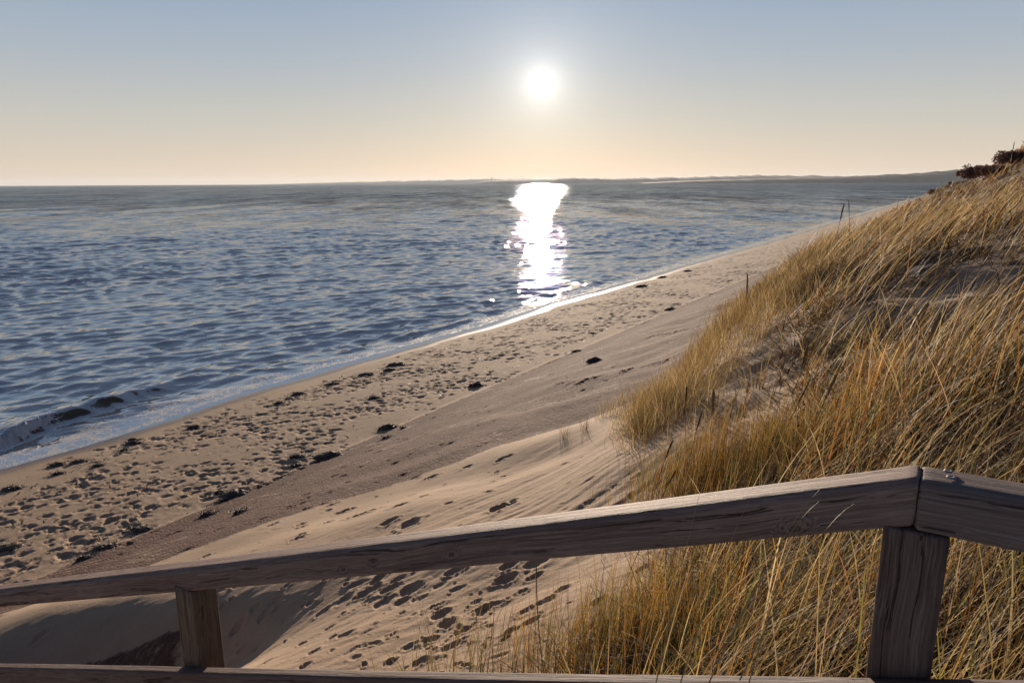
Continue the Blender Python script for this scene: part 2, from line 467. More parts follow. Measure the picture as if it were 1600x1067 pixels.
# tracks on the clean sand, surveyed one by one: image position, length, depth
tracks = [(535, 800, .26, .05), (548, 796, .2, .04), (560, 805, .3, .05), (572, 801, .22, .05), (515, 790, .2, .04), (525, 786, .16, .03),
    (478, 795, .18, .03), (630, 742, .2, .04), (622, 790, .24, .05), (608, 815, .25, .05), (640, 818, .3, .06), (676, 745, .2, .05), (668, 748, .18, .04),
    (730, 729, .2, .04), (782, 718, .2, .04), (795, 713, .16, .03), (776, 738, .12, .03), (785, 745, .12, .03), (770, 752, .12, .03), (764, 768, .12, .03),
    (790, 790, .24, .06), (775, 796, .24, .06), (800, 783, .16, .04), (700, 786, .14, .03), (662, 775, .14, .03),
    (590, 905, .26, .07), (560, 912, .24, .06), (575, 925, .3, .08), (610, 920, .26, .07), (640, 922, .34, .07), (622, 906, .22, .05), (600, 940, .26, .06),
    (712, 890, .28, .08), (790, 905, .25, .09), (795, 885, .24, .06), (688, 915, .18, .03), (840, 880, .3, .05), (655, 935, .22, .05), (628, 940, .2, .05),
    (540, 935, .24, .06), (520, 945, .18, .04), (505, 955, .2, .05), (490, 1018, .16, .05), (475, 1040, .16, .05), (540, 990, .2, .05), (520, 995, .12, .04),
    (415, 960, .22, .06), (375, 975, .22, .07), (400, 950, .16, .04), (368, 985, .2, .05), (430, 940, .2, .04), (570, 1010, .1, .03), (585, 975, .1, .03),
    (700, 975, .22, .08), (725, 985, .2, .07), (755, 955, .26, .08), (770, 945, .2, .06), (820, 955, .24, .06), (850, 940, .24, .06), (880, 920, .2, .06),
    (705, 1010, .2, .05), (670, 1000, .2, .06), (640, 1010, .16, .05), (690, 960, .26, .07), (830, 970, .2, .05), (800, 985, .18, .04), (610, 1035, .16, .05), (655, 1035, .2, .05)]
for (u, v, L, D) in tracks:
    p = hit(u, v)
    k = .68 if v > 860 else .9
    if p: stamp(p[0], p[1], L * k, L * k * rng.uniform(.5, .75), D * (.34 if v > 860 else .6), rng.normal(.6, .35), rim=.4, rough=.5)
for it in range(90):                                            # scuffed sand near the path
    u = rng.normal(680, 110); v = rng.normal(985, 55)
    if v < 900: continue
    p = hit(u, v)
    if p and p[0] < 1.0: stamp(p[0], p[1], rng.uniform(.03, .08), rng.uniform(.02, .05), rng.uniform(.004, .012), rng.uniform(0, 3), rim=.8)
for it in range(220):                                            # loose crumbs and small prints on the slope
    u = rng.uniform(300, 1050); v = rng.uniform(690, 1040)
    p = hit(u, v)
    if p and rng.random() < .6: stamp(p[0], p[1], rng.uniform(.05, .16), rng.uniform(.03, .07), rng.uniform(.006, .02), rng.normal(.6, .4), rim=.5)
for it in range(900):                                            # ragged lines of prints along the gravel
    ss = rng.uniform(-5, 60); x, y = xy(rng.uniform(9, 14), ss)
    if rng.random() < .5: stamp(x, y, rng.uniform(.08, .22), .1, rng.uniform(.01, .025), .7, rim=.4, rough=.8)
# little scarp lines across the gravel
for (pts, D) in (([(870, 600), (905, 598), (940, 588)], .05), ([(1010, 528), (1050, 520), (1110, 508)], .06), ([(1010, 572), (1042, 563)], .05), ([(975, 580), (988, 577)], .05), ([(850, 570), (870, 562)], .03)):
    for (u0, v0), (u1, v1) in zip(pts[:-1], pts[1:]):
        for k in np.linspace(0, 1, 9):
            p = hit(u0 + (u1 - u0) * k, v0 + (v1 - v0) * k + rng.normal(0, .6))
            if p: stamp(p[0], p[1], .45, .13, .5 * D * rng.uniform(.4, 1.1), .9, rim=.5, rough=.9)

gravel = sstep(8.0, 8.7, b) * sstep(.35, -.35, sd) * sstep(34, 26, b)
yl = hollow_line(GX)
gravel = np.maximum(gravel, sstep(-.02, .10, yl - GY + .05 * perlin(GX * 6, GY * 6)) * sstep(-2.95, -3.3, GX + .25 * perlin(GX * 2, GY * 2)) * sstep(4.6, 5.4, GY) * (GX > -8) * .62)  # hollow floor gets weaker gravel, a paler colour imitating sunlight on it
gravel *= sstep(1.2, -.2, md) + .25 * sstep(1.2, 3, md) * sstep(14, 11, b)
bw = b - shore_wander(s)
wet = sstep(1.05, .15, bw + .25 * perlin(s / 1.7, b * 0))
litter = sstep(-.1, 1.2, md) * (.55 + .9 * fbm(GX / 1.1, GY / 1.1, 3)) * sstep(9.2, 10.5, b) + .5 * sstep(2, 5, md) * sstep(30, 60, s)
# scattered fine wrack on the beach
litter = np.maximum(litter, .50 * sstep(1.2, 2.4, b) * sstep(8.6, 7.6, b) * sstep(.05, .45, fbm(GX / .5 + 3, GY / .35, 4, .7)))
for (u, v, rad) in ((1405, 490, 1.1), (1440, 560, .8), (1170, 655, .8), (1110, 640, .6), (1330, 560, .5), (1560, 440, .9)):  # bare patches keep litter brown: part debris, part painted shade
    p = hit(u, v)
    if p: litter = litter * (1 - .5 * np.exp(-(((GX - p[0]) ** 2 + (GY - p[1]) ** 2) / rad ** 2)) * .7)
keep = (b > -8) & (b < 900)
V = np.stack([GX, GY, GZ], -1).reshape(-1, 3)
q = grid_quads(len(RR), len(TH), keep)
V, q, at = compact(V, q, dict(gravel=gravel.ravel(), wet=wet.ravel(), litter=litter.ravel()))
g = np_mesh('ground', V, q[:, ::-1], M_ground, True, at)
tag(g, kind='structure')
print('ground', len(V), 'stamps', nst)

# ---- sea
TH2 = angles(.11, .5)
RW = radii(9.0, [(160, .0036), (600, .0046), (12000, .02)])
T, R = np.meshgrid(TH2, RW)
WX = R * np.sin(T); WY = R * np.cos(T)
b, s = bs(WX, WY)
bw = b - shore_wander(s)
stepr = np.gradient(RW)[:, None] * np.ones_like(WX)
keep = (bw < 1.2) & (b < 1.6)
h = np.zeros_like(WX); hs = np.zeros_like(WX)
wr = np.random.default_rng(11)
DXw = np.zeros_like(WX); DYw = np.zeros_like(WX)
for k in range(140):
    lam = math.exp(wr.uniform(math.log(.22), math.log(1.9)))
    if k >= 116: lam = math.exp(wr.uniform(math.log(2.2), math.log(8)))
    ang = math.atan2(-.75, .65) + wr.normal(0, .42)
    amp = .0092 * lam * wr.uniform(.5, 1.3) * (.8 if lam < .7 else (1.0 if lam < 1.4 else (.55 if lam < 3.2 else .5)))
    ux, uy = math.cos(ang), math.sin(ang); kk = 2 * np.pi / lam
    w = amp * np.clip(lam / (2.2 * stepr) - .5, 0, 1)
    pz = kk * (ux * WX + uy * WY) + wr.uniform(0, 6.283) + .9 * perlin(WX / (lam * 3), WY / (lam * 3))
    h += w * np.sin(pz); cz = w * np.cos(pz) * .9
    DXw += ux * cz; DYw += uy * cz
gust = .75 + .9 * fbm(WX / 38, WY / 38, 2)
gust = np.clip(gust, .5, 1.4)
h = h * gust
damp = .05 + .95 * sstep(-.6, -2.3, bw)
h *= damp; DXw *= damp * gust; DYw *= damp * gust
# swell lines feeling the bottom, steepening to the shore
for (b0, A, wv) in ((-1.9, .09, .5), (-4.2, .05, .9), (-7.0, .035, 1.3), (-11.5, .03, 1.8)):
    cb = b0 + .8 * perlin(s / 11.0, s * 0 + b0) + .25 * perlin(s / 2.7, s * 0 + b0)
    a_ = A * np.clip(.8 + 1.6 * perlin(s / 7.0 + b0, s * 0 + 1.5), .05, 2)
    d_ = bw - cb
    if b0 > -2: a_ = a_ * sstep(8, 14, s)
    h += a_ * np.exp(-np.where(d_ > 0, (d_ / (wv * .4)) ** 2, (d_ / wv) ** 2))
# the curling breaker at the left
cb = -1.95 - .25 * (s - 1) + .1 * perlin(s / 1.3, s * 0)
a_ = .29 * sstep(10.5, 3.0, s) * sstep(-14, -6, s) * (1 + .12 * perlin(s / .9, s * 0 + 4))
d_ = b - cb
brk = np.exp(-np.where(d_ > 0, (d_ / .28) ** 2, (d_ / .8) ** 2)) * a_
h += brk
Z = h + .004
# slide the film just under the sand inland
Z -= .25 * sstep(.15, 1.2, bw)
edge = bw + .30 * perlin(s / 1.1, s * 0 + 2) + .15 * perlin(s / .4, s * 0 + 6)
inner = np.where(s < 9, -.12 - .05 * np.clip(s - 2, 0, 9), -.5)
fo = .55 * sstep(-2.3, -1.0, edge) * sstep(inner + .12, inner - .1, edge) * (.75 + .9 * fbm(WX / 1.0, WY / 1.0, 3)) * (.85 + .35 * sstep(12, 2, s))
fo += .85 * np.exp(-((edge - inner) / .10) ** 2) * (.4 + .8 * np.abs(perlin(s / 1.9, s * 0 + 4)))
fo = fo * (1 - sstep(.75, .25, d_) * sstep(15, 9, s))
crest = np.exp(-((d_ - .16 - .1 * perlin(s / .35, b)) / .17) ** 2) * sstep(3.2, 1.2, s + .8 * perlin(s / .7, b)) * sstep(-12, -5, s)
fo = np.maximum(fo, 1.4 * crest)
spot = np.exp(-((bw + 2.0) / .22) ** 2) * sstep(.15, .45, perlin(s / 4.0 + 2, s * 0)) * sstep(10, 14, s)
fo = np.maximum(fo, 1.1 * spot)
Z += crest * .12 * np.abs(fbm(WX / .12, WY / .12, 3)) * 2 + spot * .1 * np.abs(fbm(WX / .3, WY / .3, 2))
shal = sstep(-5.5, -.2, bw)
V = np.stack([WX + DXw, WY + DYw, Z], -1).reshape(-1, 3)
q = grid_quads(len(RW), len(TH2), keep)
V, q, at = compact(V, q, dict(foam=np.clip(fo, 0, 1.2).ravel(), shallow=shal.ravel()))
wobj = np_mesh('sea', V, q[:, ::-1], M_water, True, at)
tag(wobj, kind='structure')
print('sea', len(V))

# ------------------------------------------------------------------ far coast
M_hill = simple_mat('wooded_coast', (.035, .045, .035), .95, 0, .45, .02, .2, 1)
def coast(name, x0, x1, dist, prof, depth, seed, slope_x=0):
    """a long low ridge: prof = [(image x, height above water in m)]"""
    us = np.linspace(x0, x1, int((x1 - x0) * 1.1))
    hh = np.interp(us, [p[0] for p in prof], [p[1] for p in prof])
    k = dist / FPX
    dd = dist + slope_x * (us - x0)
    X = (us - 800) * dd / FPX * 1.025
    bump = fbm(us / 23 + seed, us * 0 + seed, 4, .6)
    tree = np.abs(fbm(us / 4.5, us * 0 + seed + 4, 3, .8))
    hh = np.clip(hh * 1.3 * (1 + .22 * bump) + tree * hh * .18, 0, None)
    rows = []
    for f, z in ((0, -.6), (.01, .10), (.10, .55), (.3, .85), (.5, 1.0), (.8, .8), (1.0, -.6)):
        zz = np.where(z > 0, hh * z * (1 + .05 * perlin(us / 6 + f * 31, us * 0 + f * 7)), -1.5)
        rows.append(np.stack([X, dd + f * depth, zz], -1))
    Vv = np.concatenate(rows); nc = len(us); nr = len(rows)
    q = grid_quads(nr, nc, np.ones((nr, nc), bool))
    return tag(np_mesh(name, Vv, q[:, ::-1], M_hill, True), kind='structure')
coast('hills', 1000, 1620, 3400, [(1000, 2), (1060, 9), (1150, 14), (1240, 17), (1330, 18), (1400, 24), (1470, 26), (1520, 34), (1620, 36)], 500, 1.0, -1.6)
coast('hills', 740, 1330, 5600, [(740, 1), (760, 20), (850, 24), (900, 34), (960, 26), (1010, 30), (1100, 32), (1200, 40), (1330, 30)], 700, 5.0, -1.0)
coast('hills', 420, 1000, 8600, [(420, 3), (500, 14), (600, 26), (680, 34), (760, 44), (860, 40), (1000, 30)], 900, 9.0)

M_tower = simple_mat('pale_masonry', (.42, .41, .40), .8)
def lathe(profile, n=14):
    V = []; 
    for r, z in profile:
        for k in range(n):
            a = 2 * math.pi * k / n; V.append((r * math.cos(a), r * math.sin(a), z))
    q = [(i * n + k, i * n + (k + 1) % n, (i + 1) * n + (k + 1) % n, (i + 1) * n + k) for i in range(len(profile) - 1) for k in range(n)]
    return np.array(V), q
tw = empty('lighthouse', ((770 - 800) * 5600 / FPX, 5700, 20))
tag(tw, 'tiny pale tower standing on the far shore left of the sun', 'tower')
v_, q_ = lathe([(4.5, -8), (3.6, 12), (2.8, 26), (4.0, 26.2), (4.0, 27.2), (.05, 27.3)]); np_mesh('tower_shaft', v_, q_, M_tower, True, parent=tw)
v_, q_ = lathe([(2.1, 27.3), (2.1, 30.5), (2.6, 30.7), (.1, 33.5)]); np_mesh('lantern_room', v_, q_, M_tower, True, parent=tw)

# ------------------------------------------------------------------ grass
def blades(base, az, L, th0, th1, W, tint, seg=6, facing=None, tipcol=None):
    """ribbons: base (n,3), lean azimuth, length, start/end lean angle from vertical, width"""
    n_ = len(base)
    t = np.linspace(0, 1, seg + 1)
    ang = th0[:, None] + (th1 - th0)[:, None] * t[None, :] ** 1.3
    ds = (L / seg)[:, None]
    dx = np.sin(ang) * ds; dz = np.cos(ang) * ds
    hx = np.concatenate([np.zeros((n_, 1)), np.cumsum(dx[:, :-1], 1)], 1)
    hz = np.concatenate([np.zeros((n_, 1)), np.cumsum(dz[:, :-1], 1)], 1)
    ca, sa = np.cos(az)[:, None], np.sin(az)[:, None]
    cx = base[:, 0:1] + hx * ca; cy = base[:, 1:2] + hx * sa; cz = base[:, 2:3] + hz
    if facing is None: facing = rng.uniform(0, np.pi, n_)
    wa = facing[:, None]
    prof = (1 - t ** 2.2) * .92 + .08
    prof[0] = .75
    w = W[:, None] * prof[None, :] * .5
    wx = np.cos(wa) * w; wy = np.sin(wa) * w
    V = np.empty((n_, seg + 1, 2, 3), np.float32)
    V[:, :, 0, 0] = cx - wx; V[:, :, 0, 1] = cy - wy; V[:, :, 0, 2] = cz
    V[:, :, 1, 0] = cx + wx; V[:, :, 1, 1] = cy + wy; V[:, :, 1, 2] = cz
    o = np.arange(n_)[:, None] * (2 * (seg + 1)) + np.arange(seg)[None, :] * 2
    q = np.stack([o, o + 1, o + 3, o + 2], -1).reshape(-1, 4)
    if tipcol is None: tipcol = tint
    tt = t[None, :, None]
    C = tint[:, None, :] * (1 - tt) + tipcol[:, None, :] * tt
    C = np.repeat(C[:, :, None, :], 2, 2).reshape(-1, 3)
    return V.reshape(-1, 3), q, C

PAL = np.array([[.21, .195, .065], [.33, .255, .105], [.50, .42, .26], [.22, .135, .062], [.13, .16, .05], [.66, .58, .42], [.12, .07, .04], [.38, .32, .17], [.40, .25, .055], [.28, .13, .04]])
def tints(n_, weights):
    w = np.array(list(weights) + [0] * (len(PAL) - len(weights)), float); w /= w.sum()
    c = PAL[rng.choice(len(PAL), n_, p=w)]
    return c * .84 * rng.uniform(.65, 1.3, (n_, 1)) * (1 + rng.normal(0, .05, (n_, 3)))

holes = []
for (u, v, rad) in ((1400, 492, .9), (1435, 560, .6), (1175, 655, .45), (1050, 690, .5), (1330, 560, .45), (1570, 445, .7)):
    p = hit(u, v)
    if p: holes.append((p[0], p[1], rad * .9 if p[1] < 8 else rad * 1.3))

parts_V, parts_Q, parts_C = [], [], []
def add_blades(*a, **k):
    V, q, C = blades(*a, **k)
    off = sum(len(x) for x in parts_V)
    parts_V.append(V); parts_Q.append(q + off); parts_C.append(C)

NC = 10000
rc = np.exp(rng.uniform(math.log(1.25), math.log(190), NC)); tc = np.radians(rng.uniform(-34, 52, NC))
cx = rc * np.sin(tc); cy = rc * np.cos(tc)
gd = veg_d(cx, cy) + .5 * fbm(cx / 1.1, cy / 1.1, 3) * np.clip(rc / 5, .4, 1.4)
bb_, ss_ = bs(cx, cy)
ok = (gd > 0) & (bb_ > 12.2) & (bb_ < 45)
dn = .66 + 1.9 * fbm(cx / 2.2 + 9, cy / 2.2, 3)
ok &= rng.random(NC) < np.clip(dn, .06, 1) * sstep(0, 1.1, gd + .35)
for hx, hy, hr in holes: ok &= ((cx - hx) ** 2 + (cy - hy) ** 2 > hr ** 2) | (rng.random(NC) < .12)
ok &= (np.hypot(cx, cy) > 1.75)
cx, cy, rc = cx[ok], cy[ok], rc[ok]
nc = len(cx)
nb = (rng.integers(8, 24, nc) * (1 - .35 * sstep(9, 4, rc)) * (1 - .68 * sstep(3.6, 2.8, cy) * sstep(.3, .9, cx))).astype(int)
ci = np.repeat(np.arange(nc), nb); n_ = len(ci)
dist = rc[ci]
spread = np.clip(.035 + .0075 * dist, .04, .5)
rx = rng.normal(0, 1, n_) * spread; ry = rng.normal(0, 1, n_) * spread
bx = cx[ci] + rx; by = cy[ci] + ry
bz = H(bx, by) - .02
windy = sstep(1.6, 3.2, bx - .12 * by) * sstep(2.0, 3.0, by)
lean_u = sstep(1.6, 4.5, bx) * .9 + .1                              # wind bends the outer clumps to the right
# near-left clumps stand upright, right-hand ones bow right
clump_az = rng.normal(.35, .5, nc)[ci]
outw = np.arctan2(ry, rx)
az = np.where(rng.random(n_) < .62, clump_az + rng.normal(0, .35, n_), outw)
L = rng.uniform(.36, 1.0, n_) * np.clip(.9 + .35 * perlin(bx / 3, by / 3), .6, 1.3)
L *= np.where(dist > 30, .8, 1.0) * (.55 + .45 * sstep(0, 1.3, veg_d(bx, by)))
th0 = np.abs(rng.normal(.10, .12, n_)) + .12 * lean_u
th1 = th0 + np.abs(rng.normal(.35, .32, n_)) + .25 * lean_u
az = np.where(rng.random(n_) < windy * .85, rng.normal(.18, .28, n_), az)
th0 = th0 + windy * rng.normal(.42, .12, n_); th1 = th1 * (1 - .5 * windy) + windy * rng.normal(.62, .2, n_)
L *= 1 + .30 * windy
dead = rng.random(n_) < .34
th0[dead] += rng.uniform(.1, .7, dead.sum()); th1[dead] += rng.uniform(.4, 1.6, dead.sum()); L[dead] *= .75
az[dead] = rng.uniform(0, 6.28, dead.sum())
W = rng.uniform(.0032, .0074, n_) + .00062 * dist * rng.uniform(.6, 1.3, n_)
tl = tints(n_, [3, 3, 2.0, 2.6, 2, 1.0, 1.6, 2.5]); td = tints(n_, [0, 1, 2.6, 2, 0, 2.6, 3, 1])
tw_ = tints(n_, [1.2, 1.5, 4, .7, 1, 5, .5, 3])
tcl = (tints(nc, [3, 2.5, 1.8, 2.0, 2.6, 1.0, 2.2, 2, 2.6, 1.6]) * rng.uniform(.6, 1.25, (nc, 1)))[ci]
tl = np.where((rng.random(n_) < .7)[:, None], tcl * rng.uniform(.8, 1.25, (n_, 1)), tl)
tl = np.where((rng.random(n_) < windy * .8)[:, None], tw_, tl)
tint = np.where(dead[:, None], td, tl)
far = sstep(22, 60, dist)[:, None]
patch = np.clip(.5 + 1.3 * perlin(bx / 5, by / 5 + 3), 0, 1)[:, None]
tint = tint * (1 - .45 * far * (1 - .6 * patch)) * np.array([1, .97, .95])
tip = np.clip(tint * rng.uniform(1.1, 1.75, (n_, 1)) + np.array([.03, .025, .015]), 0, .8)  # paler tips: backlight painted into the blade colour
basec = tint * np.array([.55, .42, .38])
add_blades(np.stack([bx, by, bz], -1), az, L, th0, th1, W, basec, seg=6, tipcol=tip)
print('blades', n_)

# short dead thatch under the grass, tints darkened to imitate shadow between blades
NT = 95000
rt = np.exp(rng.uniform(math.log(1.2), math.log(120), NT)); tt_ = np.radians(rng.uniform(-30, 50, NT))
tx = rt * np.sin(tt_); ty = rt * np.cos(tt_)
gd = veg_d(tx, ty) + .4 * fbm(tx / .9, ty / .9, 3); bt, _ = bs(tx, ty)
ok = (gd > .25) & (bt > 12) & (bt < 40) & (rng.random(NT) < np.clip(.75 + 1.1 * fbm(tx / 2.2 + 9, ty / 2.2, 3), .12, 1))
for hx, hy, hr in holes: ok &= ((tx - hx) ** 2 + (ty - hy) ** 2 > hr ** 2) | (rng.random(NT) < .2)
tx, ty, rt = tx[ok], ty[ok], rt[ok]; n_ = len(tx)
tz = H(tx, ty) + rng.uniform(-.01, .10, n_) * .6
add_blades(np.stack([tx, ty, tz], -1), rng.uniform(0, 6.28, n_), rng.uniform(.14, .5, n_), rng.uniform(.4, 1.35, n_), rng.uniform(1.2, 2.2, n_),
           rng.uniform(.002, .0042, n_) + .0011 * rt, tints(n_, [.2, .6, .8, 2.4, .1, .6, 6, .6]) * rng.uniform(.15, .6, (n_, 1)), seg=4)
print('thatch', n_)

# flat litter of broken stems on the sand between the clumps
NL = 26000
rl = np.exp(rng.uniform(math.log(1.6), math.log(60), NL)); tl_ = np.radians(rng.uniform(-12, 50, NL))
lx = rl * np.sin(tl_); ly = rl * np.cos(tl_)
gd = veg_d(lx, ly) + .5 * fbm(lx / .9, ly / .9, 3); bt, _ = bs(lx, ly)
ok = (gd > .1) & (bt > 12.5) & (bt < 36); lx, ly, rl = lx[ok], ly[ok], rl[ok]; n_ = len(lx)
add_blades(np.stack([lx, ly, H(lx, ly) + .008], -1), rng.normal(.5, 1.0, n_), rng.uniform(.08, .40, n_), rng.uniform(1.2, 1.5, n_), rng.uniform(1.45, 1.75, n_),
           rng.uniform(.002, .0045, n_) + .0007 * rl, tints(n_, [.2, .8, 2.2, 1.6, 0, 2.4, 3, 1.5]) * rng.uniform(.5, 1.0, (n_, 1)), seg=3)
# dead arching straw close to the posts, shade painted into its darker tints
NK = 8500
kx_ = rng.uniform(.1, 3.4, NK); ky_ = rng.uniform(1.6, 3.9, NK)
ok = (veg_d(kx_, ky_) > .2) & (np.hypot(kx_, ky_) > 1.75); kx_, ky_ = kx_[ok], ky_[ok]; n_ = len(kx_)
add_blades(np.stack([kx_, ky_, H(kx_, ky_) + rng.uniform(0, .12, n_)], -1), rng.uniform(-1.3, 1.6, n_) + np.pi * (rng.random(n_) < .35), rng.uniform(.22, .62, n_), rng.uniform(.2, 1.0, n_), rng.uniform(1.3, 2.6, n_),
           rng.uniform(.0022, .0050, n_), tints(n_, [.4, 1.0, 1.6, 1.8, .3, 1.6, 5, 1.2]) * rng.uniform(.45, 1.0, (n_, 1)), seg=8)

# long pale straws laid over by the wind, right half
NS = 4200
rs = np.exp(rng.uniform(math.log(1.9), math.log(26), NS)); ts = np.radians(rng.uniform(5, 46, NS))
sx = rs * np.sin(ts); sy = rs * np.cos(ts)
gd = veg_d(sx, sy); ok = (gd > .5)
for hx, hy, hr in holes: ok &= ((sx - hx) ** 2 + (sy - hy) ** 2 > (hr * .8) ** 2)
sx, sy, rs = sx[ok], sy[ok], rs[ok]; n_ = len(sx)
add_blades(np.stack([sx, sy, H(sx, sy)], -1), rng.normal(.15, .45, n_), rng.uniform(.55, 1.05, n_), rng.uniform(.25, .6, n_), rng.uniform(.9, 1.6, n_),
           rng.uniform(.0028, .0048, n_) + .0004 * rs, tints(n_, [.3, .8, 2.5, .4, 0, 4, .2, 1.5]) * 1.1, seg=9)

gr = np_mesh('dune_grass', np.concatenate(parts_V), np.concatenate(parts_Q), M_blade, True, colors=np.concatenate(parts_C))
tag(gr, 'golden dune grass bending right all over the sandy slope', 'grass', kind='stuff')

# fine pale wisps at the lower edge of the dune (soft seeding grass), thinner than the marram
parts_V, parts_Q, parts_C = [], [], []
NW = 12000
u_ = rng.uniform(985, 1330, NW)
k_ = rng.random(NW)
edge_y = np.interp(u_, [930, 990, 1060, 1130, 1240, 1330], [668, 632, 585, 480, 405, 368])
v_ = edge_y + 8 + rng.exponential(34, NW)
pts = []
for u, v in zip(u_[::12], v_[::12]):
    p = hit(u, v)
    if p and p[1] > 7.5: pts.append(p)
pts = np.array(pts)
k = rng.integers(0, len(pts), NW); 
dd = np.hypot(pts[k, 0], pts[k, 1])
wx = pts[k, 0] + rng.normal(0, .15, NW) * (dd / 10); wy = pts[k, 1] + rng.normal(0, .15, NW) * (dd / 10)
wz = H(wx, wy) - .01
add_blades(np.stack([wx, wy, wz], -1), rng.normal(.6, 1.2, NW), rng.uniform(.18, .55, NW), rng.uniform(.05, .5, NW), rng.uniform(.4, 1.5, NW),
           rng.uniform(.0014, .0022, NW) + .00035 * dd, tints(NW, [1, 3, 3, 2.4, .2, 1.5, 1.0, 2.5]), seg=5)
o = np_mesh('fine_grass', np.concatenate(parts_V), np.concatenate(parts_Q), M_blade, True, colors=np.concatenate(parts_C))
tag(o, 'soft fine golden grass along the seaward edge of the dune above the gravel', 'grass', kind='stuff')

# ------------------------------------------------------------------ separate tufts standing on the bare sand
def tuft(u, v, n_, Lr, label, spread=.06, lean=.25, fan=.5, w=.0028, weights=(3, 2, 1, 2.5, 3, .5, 1.5, 1), group='sparse grass tufts on the bare sand'):
    p = hit(u, v)
    if not p: return
    dist = math.hypot(p[0], p[1])
    x = rng.normal(0, spread, n_) * np.array([1.0]); y = rng.normal(0, spread * .6, n_)
    z = H(p[0] + x, p[1] + y) - p[2] - .01
    az = np.where(rng.random(n_) < .5, np.arctan2(y, x), rng.normal(.4, 1.0, n_))
    L = rng.uniform(*Lr, n_); th0 = np.abs(rng.normal(.08, lean * .6, n_)); th1 = th0 + np.abs(rng.normal(fan * .6, fan * .6, n_))
    t = tints(n_, weights)
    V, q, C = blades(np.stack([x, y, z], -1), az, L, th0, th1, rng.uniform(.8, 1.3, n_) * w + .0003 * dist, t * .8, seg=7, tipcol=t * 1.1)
    o = np_mesh('grass_tuft', V, q, M_blade, True, colors=C); o.location = (p[0], p[1], p[2])
    tag(o, label, 'grass tuft', group)
    return o
tuft(700, 1058, 46, (.25, .62), 'sparse green and brown tuft fanning out above the lower rail, left of centre', .14, .35, .3)
tuft(775, 1062, 60, (.25, .60), 'green grass tuft above the lower rail in front of the dug sand', .13, .35, .3)
tuft(840, 1058, 60, (.22, .55), 'thin upright grass tuft just left of the dense golden clump', .11, .25, .3)
tuft(640, 1066, 18, (.25, .5), 'leftmost thin brown grass tuft rising over the lower rail', .12, .3, .3)
tuft(950, 650, 80, (.2, .42), 'pale see-through grass tuft on the sand ridge beside the gravel', .12, .2, .4, .0018, (1, 3, 3, 1, .5, 2, .5, 2))
tuft(985, 625, 70, (.2, .42), 'pale grass tuft on the sand ridge next to the dune edge', .14, .2, .4, .0018, (1, 3, 3, 1, .5, 2, .5, 2))
tuft(915, 672, 26, (.12, .3), 'small wispy tuft low on the sand ridge', .03, .3, .4, .0018)
tuft(882, 684, 22, (.12, .25), 'tiny wispy tuft where the clean sand meets the gravel', .025, .3, .4, .0018)
tuft(1010, 690, 60, (.25, .5), 'straw tuft lying over the steep sand below the two brown seed heads', .2, .8, .9, .0026, (0, 2, 3, 1, 0, 3, 1, 1))
tuft(1022, 660, 70, (.3, .6), 'wind-flattened straw tuft on the brow of the sand drift', .25, 1.0, .7, .0026, (0, 2, 3, 1, 0, 3, 1, 1))

# the dense golden clumps close to the rail
def dense(u, v, n_, sx_, sy_, Lr, label, lean=.15, azm=.4, group=None, weights=(2.4, 2.5, 1.6, 1.5, 2.2, .6, .8, 1.5, 6, 3), curve=.35):
    p = hit(u, v)
    x = rng.normal(0, sx_, n_); y = rng.normal(0, sy_, n_)
    ok = np.hypot(p[0] + x, p[1] + y) > 1.7
    x, y = x[ok], y[ok]; n_ = len(x)
    z = H(p[0] + x, p[1] + y) - p[2] - .01
    L = rng.uniform(*Lr, n_); az = rng.normal(azm, .9, n_)
    th0 = np.abs(rng.normal(.03, lean, n_)); th1 = th0 + np.abs(rng.normal(curve * .6, curve * .7, n_))
    t = tints(n_, weights)
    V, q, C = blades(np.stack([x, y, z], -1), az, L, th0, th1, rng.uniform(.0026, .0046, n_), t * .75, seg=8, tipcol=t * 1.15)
    o = np_mesh('grass_clump', V, q, M_blade, True, colors=C); o.location = (p[0], p[1], p[2])
    tag(o, label, 'grass clump', 'dense grass clumps close to the railing')
    return o
dense(960, 1050, 900, .20, .25, (.3, .62), 'dense upright golden clump below the rail, nearest the bare sand')
dense(1060, 1060, 700, .24, .28, (.3, .62), 'dense golden green clump below the rail between the bare sand and the corner post', .2)
dense(1100, 760, 1100, .34, .30, (.35, .72), 'tall upright amber clump rising behind the rail at the edge of the bare sand', .1)
dense(1190, 760, 1100, .42, .35, (.35, .75), 'tall amber clump leaning right behind the middle of the upper rail', .2, .2)
dense(1560, 960, 420, .32, .32, (.35, .8), 'pale straw clump bowing outward right of the corner post', .7, .1, None, (.5, 1.5, 3, 1, .6, 3.5, 1.5, 1), .9)
dense(1270, 1000, 480, .32, .3, (.25, .55), 'tangled straw clump with a dark base left of the corner post', .6, .1, None, (.6, 1.2, 1.4, 2, .8, 1.4, 4.5, 1), 1.0)  # mostly dark brown blades, standing in for shade low in the grass

